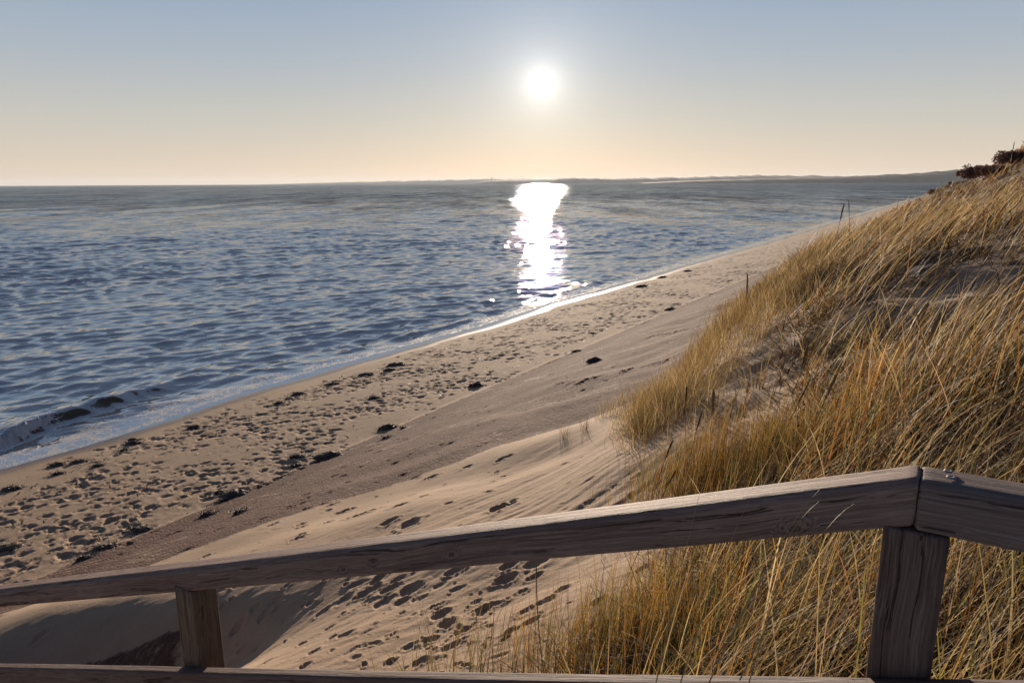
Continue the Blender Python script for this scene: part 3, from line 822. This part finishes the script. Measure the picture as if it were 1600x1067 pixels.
# ------------------------------------------------------------------ seed-head stalks
M_stem = simple_mat('dry_stem', (.34, .235, .09), .6, 0, .3, 30, .2, .002)
M_seed = simple_mat('dry_seed_head', (.36, .24, .125), .7, 0, .35, 60, .5, .004, .3)
M_seed_dark = simple_mat('dark_seed_head', (.22, .135, .07), .8, 0, .35, 60, .5, .004, .35)
def tube(pts, rad, n=7):
    pts = [Vector(p) for p in pts]; V = []
    for i, p in enumerate(pts):
        d = (pts[min(i + 1, len(pts) - 1)] - pts[max(i - 1, 0)]).normalized()
        a = d.orthogonal().normalized(); b_ = d.cross(a)
        for k in range(n):
            w = 2 * math.pi * k / n; V.append(p + (a * math.cos(w) + b_ * math.sin(w)) * rad[i])
    q = [(i * n + k, i * n + (k + 1) % n, (i + 1) * n + (k + 1) % n, (i + 1) * n + k) for i in range(len(pts) - 1) for k in range(n)]
    return np.array([tuple(v) for v in V]), q
def stalk(u, v, t, label, lean_deg, stem=.6, head=.12, hr=.010, dark=False, curve=.15):
    """(u,v) = where the top of the head stands in the photo, t = distance from the camera"""
    d = ray(u, v); d = d / np.linalg.norm(d)
    top = Vector((d[0] * t, d[1] * t, CAM_H + d[2] * t))
    lean = math.radians(lean_deg)
    # walk down from the top, straightening towards the root
    hr *= .62 if dark else .9; head *= .85 if dark else 1.0
    pts = [top]; a = lean; n_ = 12; step = (stem + head) / n_
    for i in range(n_):
        pts.append(pts[-1] - Vector((math.sin(a) * step, .15 * math.sin(a) * step, math.cos(a) * step))); a -= math.copysign(curve / n_, lean)
    base = pts[-1]; gz = float(H(np.array([base.x]), np.array([base.y]))[0])
    while pts[-1].z > gz and len(pts) < 60: pts.append(pts[-1] - Vector((math.sin(a) * step, 0, math.cos(a) * step)))
    base = pts[-1].copy()
    e = empty('grass_stalk', base); tag(e, label, 'grass stalk', 'seed heads above the dune grass')
    loc = [p - base for p in pts]
    V, q = tube(loc[::-1], [.0022 + .0001 * t] * len(loc), 5); np_mesh('stem', V, q, M_stem, True, parent=e)
    nh = 16; hp = []; hrad = []
    def along(x):
        f = x / step; i = min(int(f), len(loc) - 2); return loc[i].lerp(loc[i + 1], f - i)
    for i in range(nh + 1):
        f = i / nh; hp.append(along(f * head)); hrad.append(max(.0012, hr * (math.sin(math.pi * min(1, f * .93 + .07)) ** .55) * (1 + .12 * random.uniform(-1, 1))))
    V, q = tube(hp, hrad, 9)
    V = V + rng.normal(0, hr * .12, V.shape)
    # spikelets standing off the spike
    sv, sq = [V], [np.array(q)]; off = len(V)
    for i in range(150):
        f = random.random(); c = along(f * head); r_ = hr * (math.sin(math.pi * min(1, f * .93 + .07)) ** .55)
        w = random.uniform(0, 6.28); o_ = Vector((math.cos(w), math.sin(w), 0)) * r_ * .8
        upv = (loc[0] - loc[1]).normalized()
        tip = c + o_ * 1.45 + upv * hr * 1.6; sd_ = upv.cross(o_).normalized() * hr * .16
        quad = [c + o_ * .9 - sd_, c + o_ * .9 + sd_, tip + sd_ * .2, tip - sd_ * .2]
        sv.append(np.array([tuple(x) for x in quad])); sq.append(np.array([[off, off + 1, off + 2, off + 3]])); off += 4
    np_mesh('seed_head', np.concatenate(sv), np.concatenate(sq), M_seed_dark if dark else M_seed, True, parent=e)
    return e
stalk(1450, 473, 7.0, 'plump tan seed head leaning right over the bare sand patch, left one of the pair', 27, .5, .42, .030)
stalk(1479, 481, 7.0, 'plump tan seed head leaning right over the bare sand patch, right one of the pair', 28, .5, .40, .030)
stalk(1488, 553, 6.0, 'brown seed head leaning right below and right of the plump pair', 30, .4, .26, .022, True)
stalk(1264, 533, 7.0, 'slender brown seed head standing alone left of the bare sand patch', 12, .4, .3, .016, True)
stalk(1308, 583, 5.5, 'slender tan seed head leaning right below the bare sand patch', 22, .4, .22, .013)
stalk(1266, 593, 5.5, 'thin brown seed head left of the leaning tan one below the sand patch', 25, .4, .24, .010, True)
stalk(1073, 603, 6.5, 'upright dark brown seed head against the shaded sand, left one of two', 1, .5, .20, .013, True)
stalk(1115, 608, 6.5, 'upright brown seed head against the shaded sand, right one of two', -1, .5, .26, .015)
stalk(1097, 643, 5.5, 'brown seed head leaning right above the amber clump', 15, .3, .18, .011, True)
stalk(1051, 688, 5.0, 'narrow brown seed head at the left edge of the amber clump', 20, .35, .17, .011, True)
stalk(1057, 733, 4.4, 'short brown seed head just above the rail by the amber clump', 28, .2, .13, .009, True)
stalk(1319, 318, 13.0, 'dark ragged seed head against the sea, left one of the crossed pair', 9, .7, .34, .020, True, .05)
stalk(1326, 313, 13.0, 'dark thin seed head against the sea, right one of the crossed pair', -9, .8, .24, .011, True, .05)
stalk(1585, 222, 14.0, 'thin dark stalk against the sky above the shrubs at the right edge', 3, .9, .25, .010, True)
stalk(1563, 243, 15.0, 'thin dark stalk against the sky left of the tallest shrub', 2, .8, .3, .011, True)
stalk(838, 873, 3.2, 'thin upright stalk with a narrow dark head over the footprints', 0, .5, .14, .004, True)
stalk(1168, 428, 11.0, 'slender tan seed head rising over the gravel at the dune edge', -3, .6, .35, .014)

# loose blades that stick up in front of the upper rail
FB = [(1068, 860, 1095, 765, 1.18), (1130, 850, 1175, 775, 1.15), (1208, 835, 1280, 765, 1.10), (1215, 830, 1280, 783, 1.12), (1275, 815, 1335, 787, 1.10), (1222, 880, 1254, 807, 1.12)]
for i, (u0, v0, u1, v1, t) in enumerate(FB):
    a = Vector(ray(u0, v0)) * t; c = Vector(ray(u1, v1)) * t * 1.02
    root = a + (a - c) * 1.2 + Vector((-.02, .02, -.25))
    pts = []
    for k in range(10):
        f = k / 9; p = root * (1 - f) ** 2 + a * 2 * f * (1 - f) + c * f * f
        pts.append(p + Vector((0, 0, CAM_H)))
    root = pts[0].copy()
    e, q = tube([p - root for p in pts], [.0012 * (1.1 - .9 * k / 9) for k in range(10)], 5)
    o = np_mesh('loose_straw', e, q, M_stem, True); o.location = root
    tag(o, ['pale thin grass blade crossing the upper rail, leftmost of the six', 'pale grass blade crossing the rail, second from the left', 'long pale grass blade across the rail face, upper one of the close pair', 'long pale grass blade across the rail face, lower one of the close pair', 'short bent grass blade across the rail nearest the corner post', 'dark thin grass blade across the bottom edge of the rail'][i], 'straw', 'loose straws in front of the upper rail')

# ------------------------------------------------------------------ shrubs on the crest
M_leaf = simple_mat('dark_shrub_leaves', (.17, .095, .065), .75, 0, .5, 3, .2, .01, .25)
M_twig = simple_mat('shrub_twigs', (.10, .065, .045), .85)
def shrub(u, v, t, w, hgt, label, n_=5200):
    d = ray(u, v); x, y = d[0] * t, d[1] * t
    z = float(H(np.array([x]), np.array([y]))[0]) - .12
    e = empty('shrub', (x, y, z)); tag(e, label, 'shrub', 'dark shrubs along the dune crest')
    pv, pq, off = [], [], 0
    for k in range(14):
        a = random.uniform(0, 6.28); rr = random.uniform(.1, .8) * w
        p = [Vector((0, 0, -.1)), Vector((rr * .4 * math.cos(a), rr * .4 * math.sin(a), hgt * .45)), Vector((rr * math.cos(a), rr * math.sin(a), hgt * random.uniform(.7, 1.05)))]
        V, q = tube(p, [.03, .018, .006], 5); pv.append(V); pq.append(np.array(q) + off); off += len(V)
    np_mesh('branches', np.concatenate(pv), np.concatenate(pq), M_twig, True, parent=e)
    nl = 40
    lc = np.stack([np.clip(rng.normal(0, w * .45, nl), -.8 * w, .8 * w), np.clip(rng.normal(0, w * .45, nl), -.8 * w, .8 * w), hgt * rng.uniform(.1, .6, nl)], -1)
    lr = rng.uniform(.25, .42, nl) * hgt
    k = rng.integers(0, nl, n_)
    dirn = rng.normal(0, 1, (n_, 3)); dirn /= np.linalg.norm(dirn, axis=1)[:, None]
    c = lc[k] + dirn * (lr[k] * rng.random(n_) ** .4 * 1.1)[:, None]
    sz = rng.uniform(.018, .042, n_) * (1 + t / 40)
    a1 = rng.normal(0, 1, (n_, 3)); a1 /= np.linalg.norm(a1, axis=1)[:, None]
    a2 = np.cross(a1, rng.normal(0, 1, (n_, 3))); a2 /= np.linalg.norm(a2, axis=1)[:, None]
    V = np.stack([c - a1 * sz[:, None], c + a2 * sz[:, None] * .5, c + a1 * sz[:, None], c - a2 * sz[:, None] * .5], 1).reshape(-1, 3)
    q = np.arange(n_ * 4).reshape(-1, 4)
    np_mesh('foliage', V, q, M_leaf, False, parent=e)
SH = [(1592, 262, 34, 1.2, .62, 'tallest dark shrub on the dune crest at the right edge'), (1566, 268, 34, 1.2, .45, 'dark shrub just left of the tallest one on the crest'),
      (1548, 275, 38, 1.2, .55, 'rounded dark shrub on the crest between two thin stalks'), (1532, 280, 44, 1.3, .5, 'low shrub on the crest where it meets the far coast'),
      (1515, 284, 52, 1.3, .5, 'low brown shrub on the crest just above the horizon'), (1500, 290, 52, 1.3, .45, 'low shrub on the slope where the crest crosses the horizon'),
      (1483, 300, 48, 1.2, .45, 'lowest brown shrub on the crest just below the horizon')]
for a in SH: shrub(*a)

# ------------------------------------------------------------------ seaweed clumps on the beach
M_weed = simple_mat('dried_seaweed', (.055, .030, .018), .6, 0, .5, 25, .6, .01)
def weed(u, v, size, hgt, label, group='dark seaweed clumps on the beach'):
    p = hit(u, v)
    if not p: return
    nseg = 26
    # lumpy mound
    th = np.linspace(0, 2 * np.pi, nseg, endpoint=False); rings = [1, .82, .6, .35, .12]
    size *= .85; hgt *= .5; sx_, sy_ = size, size * .55
    V = []; ph = random.uniform(0, 50)
    for k, f in enumerate(rings):
        rad = f * (1 + .5 * perlin(np.cos(th) * 1.6 + ph, np.sin(th) * 1.6 + ph))
        zz = hgt * (1 - f ** 2) * (1 + .7 * perlin(np.cos(th) * 3 * f + ph, np.sin(th) * 3 * f)) - (.03 if k == 0 else 0)
        V.append(np.stack([sx_ * rad * np.cos(th), sy_ * rad * np.sin(th), zz], -1))
    V = np.concatenate(V); q = [(i * nseg + k, i * nseg + (k + 1) % nseg, (i + 1) * nseg + (k + 1) % nseg, (i + 1) * nseg + k) for i in range(len(rings) - 1) for k in range(nseg)]
    q = np.array(q); top = len(V); V = np.concatenate([V, [[0, 0, hgt]]])
    tr = np.array([((len(rings) - 1) * nseg + k, (len(rings) - 1) * nseg + (k + 1) % nseg, top) for k in range(nseg)])
    # curled fronds
    n_ = int(90 + 320 * size)
    a = rng.uniform(0, 6.28, n_); rr = np.sqrt(rng.random(n_)) * 1.45
    bx_ = rr * sx_ * np.cos(a); by_ = rr * sy_ * np.sin(a); bz_ = hgt * (1 - np.clip(rr, 0, 1) ** 2) * .8
    Vb, qb, _ = blades(np.stack([bx_, by_, bz_], -1), rng.uniform(0, 6.28, n_), rng.uniform(.03, .11, n_), rng.uniform(.6, 1.4, n_), rng.uniform(1.5, 2.6, n_), rng.uniform(.008, .02, n_), np.zeros((n_, 3)), seg=4)
    qq = np.concatenate([q, qb + len(V)])
    o = np_mesh('seaweed_clump', np.concatenate([V, Vb]), qq, M_weed, False, tris=tr); o.location = p
    tag(o, label, 'seaweed', group)
WEED = [(372, 773, .42, .16, 'large dark seaweed clump on the lower beach beside the gravel edge'), (345, 770, .16, .10, 'small dark clump touching the left of the large seaweed clump'),
    (352, 782, .14, .07, 'small clump just below the large seaweed clump'), (518, 713, .44, .17, 'broad low seaweed mound by the gravel edge at mid beach'), (468, 714, .3, .10, 'flat seaweed streak left of the broad low mound'),
    (464, 728, .2, .08, 'small clump below the flat seaweed streak'), (608, 670, .34, .22, 'tall dark seaweed heap at the foot of the gravel slope'), (605, 684, .15, .06, 'scrap of weed below the tall heap'),
    (630, 669, .09, .06, 'tiny scrap right of the tall heap'), (744, 604, .30, .22, 'reddish brown seaweed lump near the gravel edge'), (930, 565, .34, .22, 'lone dark bush of weed lying on the gravel slope'),
    (211, 693, .28, .12, 'seaweed clump near the wet sand at left'), (207, 688, .16, .12, 'small clump on top edge of the one near the wet sand'), (195, 704, .16, .08, 'weed scrap trailing below the clump near the wet sand'),
    (92, 727, .3, .12, 'dark weed clump beside the shore at far left'), (125, 722, .34, .09, 'long weed clump trailing right of the far left one'), (22, 765, .3, .12, 'seaweed clump at the left edge of the photo, above the others'),
    (92, 741, .2, .09, 'weed clump below the far left pair'), (155, 728, .2, .10, 'weed clump in the trampled sand right of the far left pair'), (225, 828, .3, .11, 'dark seaweed streak near the rail, upper of two'),
    (168, 856, .28, .11, 'seaweed clump close above the rail'), (16, 856, .34, .10, 'dark weed at the left edge just above the rail'), (135, 872, .22, .08, 'reddish weed mat nearest the rail'),
    (468, 616, .30, .13, 'seaweed clump on the upper beach near the smooth sand'), (522, 600, .28, .12, 'weed clump on the smooth wet edge at mid beach'), (622, 570, .5, .16, 'long dark weed bank near the water, uppermost'),
    (612, 578, .3, .12, 'weed bank piece just below the uppermost one'), (575, 585, .4, .12, 'weed streak left of the long bank'), (437, 630, .2, .1, 'small weed clump left on the upper beach'),
    (305, 668, .26, .10, 'weed clump on smooth sand right of the shore bend'), (585, 622, .26, .1, 'weed patch among the footprints at mid beach'), (1003, 448, .55, .24, 'seaweed heap on the distant beach'),
    (1036, 434, .4, .22, 'far seaweed lump close to the water'), (1075, 424, .4, .2, 'farther seaweed lump by the shore'), (903, 549, .25, .12, 'weed scrap by the upper gravel edge'), (1048, 484, .4, .18, 'weed clump at the foot of the gravel far along'),
    (380, 800, .2, .07, 'weed scrap at the gravel edge above the rail'), (330, 803, .22, .07, 'thin weed streak close to the gravel near the rail')]
for a in WEED: weed(*a)
# twigs, bits of reed and shell lying on the clean sand
nd_ = 900
px_, py_ = rng.uniform(-6.5, 3.5, nd_), rng.uniform(2.5, 13, nd_)
sdp = sand_d(px_, py_); ok = (veg_d(px_, py_) < .2) & (sdp > -.3) & (rng.random(nd_) < .15 + .85 * np.exp(-np.abs(sdp) / .5) + .5 * np.exp(-np.abs(veg_d(px_, py_)) / .4)); px_, py_ = px_[ok], py_[ok]; nd_ = len(px_)
V, q, C = blades(np.stack([px_, py_, H(px_, py_) + .006], -1), rng.uniform(0, 6.28, nd_), rng.uniform(.02, .16, nd_), rng.uniform(1.4, 1.6, nd_), rng.uniform(1.5, 1.75, nd_), rng.uniform(.004, .012, nd_), tints(nd_, [0, 1, 2, 2, 0, 1.5, 5, 1]) * .6, seg=3)
o = np_mesh('beach_debris', V, q, M_blade, False, colors=C); tag(o, 'small twigs and reed bits strewn over the clean sand slope', 'debris', kind='stuff')
# fine wrack: hundreds of scraps nobody could count
parts_V, parts_Q, parts_C = [], [], []
NWk = 17000
ss = rng.uniform(0, 1, NWk) ** 1.5 * 130 - 14; bq = np.where(rng.random(NWk) < .75, rng.uniform(1.4, 8.3, NWk), np.abs(rng.normal(2.3, .35, NWk)))
x, y = xy(bq, ss); r = np.hypot(x, y)
ok = (fbm(x / 1.1, y / .8, 3) > .10) & (y > 2)
x, y, r = x[ok], y[ok], r[ok]; n_ = len(x)
add_blades(np.stack([x, y, H(x, y) + .0], -1), rng.uniform(0, 6.28, n_), rng.uniform(.04, .15, n_), rng.uniform(1.0, 1.5, n_), rng.uniform(1.5, 2.0, n_), rng.uniform(.01, .045, n_), np.zeros((n_, 3)), seg=3)
o = np_mesh('seaweed_litter', np.concatenate(parts_V), np.concatenate(parts_Q), M_weed, False)
tag(o, 'dark scraps of seaweed scattered over the trampled beach', 'seaweed', kind='stuff')

# ------------------------------------------------------------------ railing
h_ = Vector((.858, -.514, 0)).normalized(); p_ = Vector((.514, .858, 0)).normalized()
ROTZ = math.atan2(h_.y, h_.x)
C0 = Vector(ray(1440, 722)) * 1.25 + Vector((0, 0, CAM_H))      # top of the rail, far edge, at the joint
RW_, RH_, SL = .090, .086, .373
cen = C0 - p_ * (RW_ / 2)                                       # centre line of the rail, top
rail_e = empty('wooden_railing', (cen.x, cen.y, cen.z - 1.45))
tag(rail_e, 'weathered grey brown timber railing with posts, descending left across the foreground', 'railing')
RORG = Vector(rail_e.location)

def beam(name, x0, x1, wid, hgt, slope, mat, origin, parent, rad=.014, rad_top=None, step=.02, end_round=.006, vertical=False, seed=0, taper_x=None):
    """rounded-rect section swept along local X (or Z if vertical) with small surface unevenness"""
    rad_top = rad_top or rad
    sec = []
    def corner(cx_, cy_, r, a0):
        for k in range(6):
            a = math.radians(a0 + 90 * k / 5); sec.append((cx_ + r * math.cos(a), cy_ + r * math.sin(a)))
    w2, h2 = wid / 2, hgt
    def edge(n_, a, c):
        for k in range(1, n_): sec.append((a[0] + (c[0] - a[0]) * k / n_, a[1] + (c[1] - a[1]) * k / n_))
    corner(w2 - rad_top, -rad_top, rad_top, 0); 
    edge(5, sec[-1], (-w2 + rad_top, 0)); corner(-w2 + rad_top, -rad_top, rad_top, 90)
    edge(6, sec[-1], (-w2, -h2 + rad)); corner(-w2 + rad, -h2 + rad, rad, 180)
    edge(5, sec[-1], (w2 - rad, -h2)); corner(w2 - rad, -h2 + rad, rad, 270); edge(6, sec[-1], (w2, -rad_top))
    sec = np.array(sec); ns = len(sec)
    xs = np.concatenate([[x0, x0 + .001, x0 + end_round], np.arange(x0 + step, x1 - step * .5, step), [x1 - end_round, x1 - .001, x1]])
    c0 = np.array([0, -h2 / 2])
    V = []
    for i, x in enumerate(xs):
        sh = 1.0
        if i == 0 or i == len(xs) - 1: sh = 1 - .006 / (hgt * .5)
        if i == 1 or i == len(xs) - 2: sh = 1 - .0025 / (hgt * .5)
        s2 = c0 + (sec - c0) * sh
        th = np.arctan2(sec[:, 1] - c0[1], sec[:, 0])
        dn = .0011 * fbm(np.full(ns, x * 2.5 + seed), th * 2.2 + seed, 3) + .0006 * perlin(np.full(ns, x * 1.2 + seed), th * 14 + seed)
        warp = .0022 * math.sin(x * 1.7 + seed)
        s2 = s2 * 1.0 + np.stack([np.cos(th), np.sin(th)], -1) * dn[:, None]
        V.append(np.stack([np.full(ns, x), s2[:, 0], s2[:, 1] + slope * x + warp * (0 if vertical else 1)], -1))
    V = np.concatenate(V); nx = len(xs)
    i = np.arange(nx - 1)[:, None] * ns; j = np.arange(ns)[None, :]
    q = np.stack([i + j, i + (j + 1) % ns, i + ns + (j + 1) % ns, i + ns + j], -1).reshape(-1, 4)
    c1 = len(V); V = np.concatenate([V, [V[:ns].mean(0)], [V[(nx - 1) * ns:nx * ns].mean(0)]])
    tr = [(c1, (k + 1) % ns, k) for k in range(ns)] + [(c1 + 1, (nx - 1) * ns + k, (nx - 1) * ns + (k + 1) % ns) for k in range(ns)]
    o = np_mesh(name, V, q[:, ::-1], mat, True, parent=parent, tris=np.array(tr)[:, ::-1])
    if vertical:
        R_ = Matrix.Rotation(ROTZ, 4, 'Z') @ Matrix(((0, 1, 0, 0), (0, 0, 1, 0), (1, 0, 0, 0), (0, 0, 0, 1)))
    else:
        R_ = Matrix.Rotation(ROTZ, 4, 'Z')
    M = Matrix.Translation(Vector(origin)) @ R_
    o.matrix_local = Matrix.Translation(-RORG) @ M
    return o

Mw1 = wood_material('weathered_pine_sloping', (.70, .60, .575), 3.1, knots=[(-.96, -.045, -.047, .007), (-1.22, -.045, -.045, .006), (-1.33, -.045, -.06, .006), (-.185, -.045, -.066, .009)], slope=.373)
Mw2 = wood_material('weathered_pine_level', (.55, .51, .52), 8.7, knots=[(.20, -.045, -.065, .006)])
Mw3 = wood_material('weathered_pine_post', (.50, .42, .39), 5.3)
Mw4 = wood_material('weathered_pine_lower', (.46, .40, .40), 1.3, slope=.373)
Mw5 = wood_material('weathered_pine_stair_post', (.56, .48, .38), 12.3)
r1 = beam('handrail', -5.2, -.0003, RW_, RH_, SL, Mw1, cen, rail_e, .010, .020, seed=1)
r2 = beam('handrail', .0003, 1.2, RW_, RH_ + .004, 0.0, Mw2, cen + Vector((0, 0, .0005)), rail_e, .010, .018, seed=5)
PW = .098
def post(along, mat, seed, top_gap, length=1.6, w=PW):
    zt = cen.z + (SL * along if along < 0 else 0) - RH_ + top_gap
    o = cen + h_ * along + p_ * (w / 2); o.z = zt
    # vertical beam: local X up; section runs across
    return beam('post', -length, 0, w, w, 0, mat, (o.x, o.y, o.z), rail_e, .008, .008, .03, .004, True, seed)
# section of a vertical beam spans local y in [-w/2,w/2] -> along, local z in [-w,0] -> across; recentre
for (al, mt, sd_, gap) in ((.004, Mw3, 3, -.0055), (-2.085, Mw5, 9, .014), (-4.6, Mw3, 17, .014), (1.75, Mw3, 21, .0)):
    post(al, mt, sd_, gap)
low = cen - p_ * (PW / 2 + .022) + Vector((0, 0, -.367))
beam('lower_rail', -5.2, .5, .040, .095, SL, Mw4, low, rail_e, .006, .008, seed=13)

# screws at the joint
M_steel = simple_mat('galvanised_steel', (.26, .26, .27), .6, .4, .2, 200, .3, .0005)
M_dark = simple_mat('dark_recess', (.02, .016, .014), .95)
for k, (ax, ac, sz) in enumerate(((.040, .018, .0068), (.044, -.010, .0068))):
    V, q = lathe([(sz, -.001), (sz, .0012), (sz * .82, .0020), (sz * .5, .0020), (sz * .42, .0006), (.0002, .0006)], 20)
    o = np_mesh('screw', V, q, M_steel, True, parent=r2); o.location = (ax, ac, .0012)
for k, (ax, ac, ln, wd) in enumerate(((-.052, .020, .012, .0028), (-.055, -.006, .013, .0024))):
    V, q = lathe([(.0002, -.004), (1, -.004), (1.0, .0), (.9, .0006), (.8, 0), (.0002, -.001)], 18)
    V = V * np.array([ln, wd, 1.0]); o = np_mesh('screw_hole', V, q, M_dark, True, parent=r1); o.location = (ax, ac, SL * ax + .0004); o.rotation_euler = (0, -math.atan(SL), 0)

# ------------------------------------------------------------------ air
if True:
    m, nt, out = new_mat('thin_haze'); n = N(nt)
    v = nt.nodes.new('ShaderNodeVolumePrincipled'); v.inputs['Color'].default_value = (.80, .88, 1.0, 1); v.inputs['Density'].default_value = 0.5e-4
    v.inputs['Anisotropy'].default_value = .25
    nt.links.new(v.outputs[0], out.inputs['Volume'])
    B = 12600; z0, z1 = -9.5, 95
    V = np.array([(x, y, z) for x in (-B, B) for y in (-B, B) for z in (z0, z1)], float)
    q = np.array([(0, 1, 3, 2), (4, 6, 7, 5), (0, 4, 5, 1), (2, 3, 7, 6), (0, 2, 6, 4), (1, 5, 7, 3)])
    hz = np_mesh('haze', V, q, m, False); tag(hz, kind='stuff')

# ------------------------------------------------------------------ sky and sun
w = bpy.data.worlds.new('World'); scene.world = w; w.use_nodes = True
nt = w.node_tree; nt.nodes.clear(); n = N(nt)
sky = nt.nodes.new('ShaderNodeTexSky'); sky.sky_type = 'NISHITA'; sky.sun_disc = False
sky.sun_elevation = SUN_EL; sky.sun_rotation = SUN_AZ
sky.altitude = 10; sky.air_density = 1.0; sky.dust_density = .6; sky.ozone_density = 1.5
bg = nt.nodes.new('ShaderNodeBackground'); bg.inputs[1].default_value = .068
outw_ = nt.nodes.new('ShaderNodeOutputWorld')
D = n.coord('Generated')
nd = n.vmath('NORMALIZE', D)
cosang = n.vmath('DOT_PRODUCT', nd, tuple(SUN_DIR))
ang = n.math('ARCCOSINE', n.math('MINIMUM', cosang, 1.0))
deg = n.math('MULTIPLY', ang, 57.2958)
disc = n.mapr(deg, .2, .75, 1, 0)
core = n.math('POWER', 2.718, n.math('MULTIPLY', deg, -1.35))
aure = n.math('POWER', 2.718, n.math('MULTIPLY', deg, -.2))
glow = n.mix(1.0, n.mix(1.0, (1, .94, .85), n.math('MULTIPLY', core, 7.5), 'MULTIPLY'), n.mix(1.0, (.97, .97, .95), n.math('MULTIPLY', aure, 1.3), 'MULTIPLY'), 'ADD')
mid = n.math('POWER', 2.718, n.math('MULTIPLY', deg, -.48))
glow = n.mix(1.0, glow, n.mix(1.0, (1, .93, .82), n.math('MULTIPLY', mid, 4.0), 'MULTIPLY'), 'ADD')
glow = n.mix(1.0, glow, n.mix(1.0, (1, .96, .9), n.math('MULTIPLY', disc, 60.0), 'MULTIPLY'), 'ADD')
SKYMIX = .95
sx = n.node('ShaderNodeSeparateXYZ'); n.link(nd, sx.inputs[0])
el = n.math('MULTIPLY', n.math('ARCSINE', sx.outputs[2]), 57.2958 / 90)
grad = n.ramp(el, [(0, (7.6, 6.15, 4.7)), (.012, (7.5, 6.2, 4.9)), (.05, (5.9, 5.7, 5.2)), (.10, (4.2, 4.8, 5.5)), (.17, (2.6, 3.7, 5.4)), (.30, (1.05, 1.5, 2.5)), (.55, (.7, 1.0, 1.8)), (1, (.6, .9, 1.7))])
front = n.mapr(n.vmath('DOT_PRODUCT', nd, (SUN_DIR.x, SUN_DIR.y, 0)), -.6, .8)
grad = n.mix(1.0, grad, n.mix(front, (.34, .42, .56), (1, 1, 1)), 'MULTIPLY')
skyc = n.mix(SKYMIX, sky.outputs[0], grad)
tot = n.mix(1.0, skyc, glow, 'ADD')
n.link(tot, bg.inputs[0]); n.link(bg.outputs[0], outw_.inputs[0])

sd_ = bpy.data.lights.new('sun', 'SUN'); sd_.energy = 5.0; sd_.angle = math.radians(.53); sd_.color = (1, .82, .64)
so = bpy.data.objects.new('sun', sd_); link(so)
so.rotation_euler = (-SUN_DIR).to_track_quat('-Z', 'Y').to_euler()

scene.view_settings.view_transform = 'Standard'; scene.view_settings.look = 'None'
scene.view_settings.exposure = 0.52; scene.view_settings.gamma = 1
scene.render.resolution_x = 1024; scene.render.resolution_y = 682
scene.render.engine = 'CYCLES'
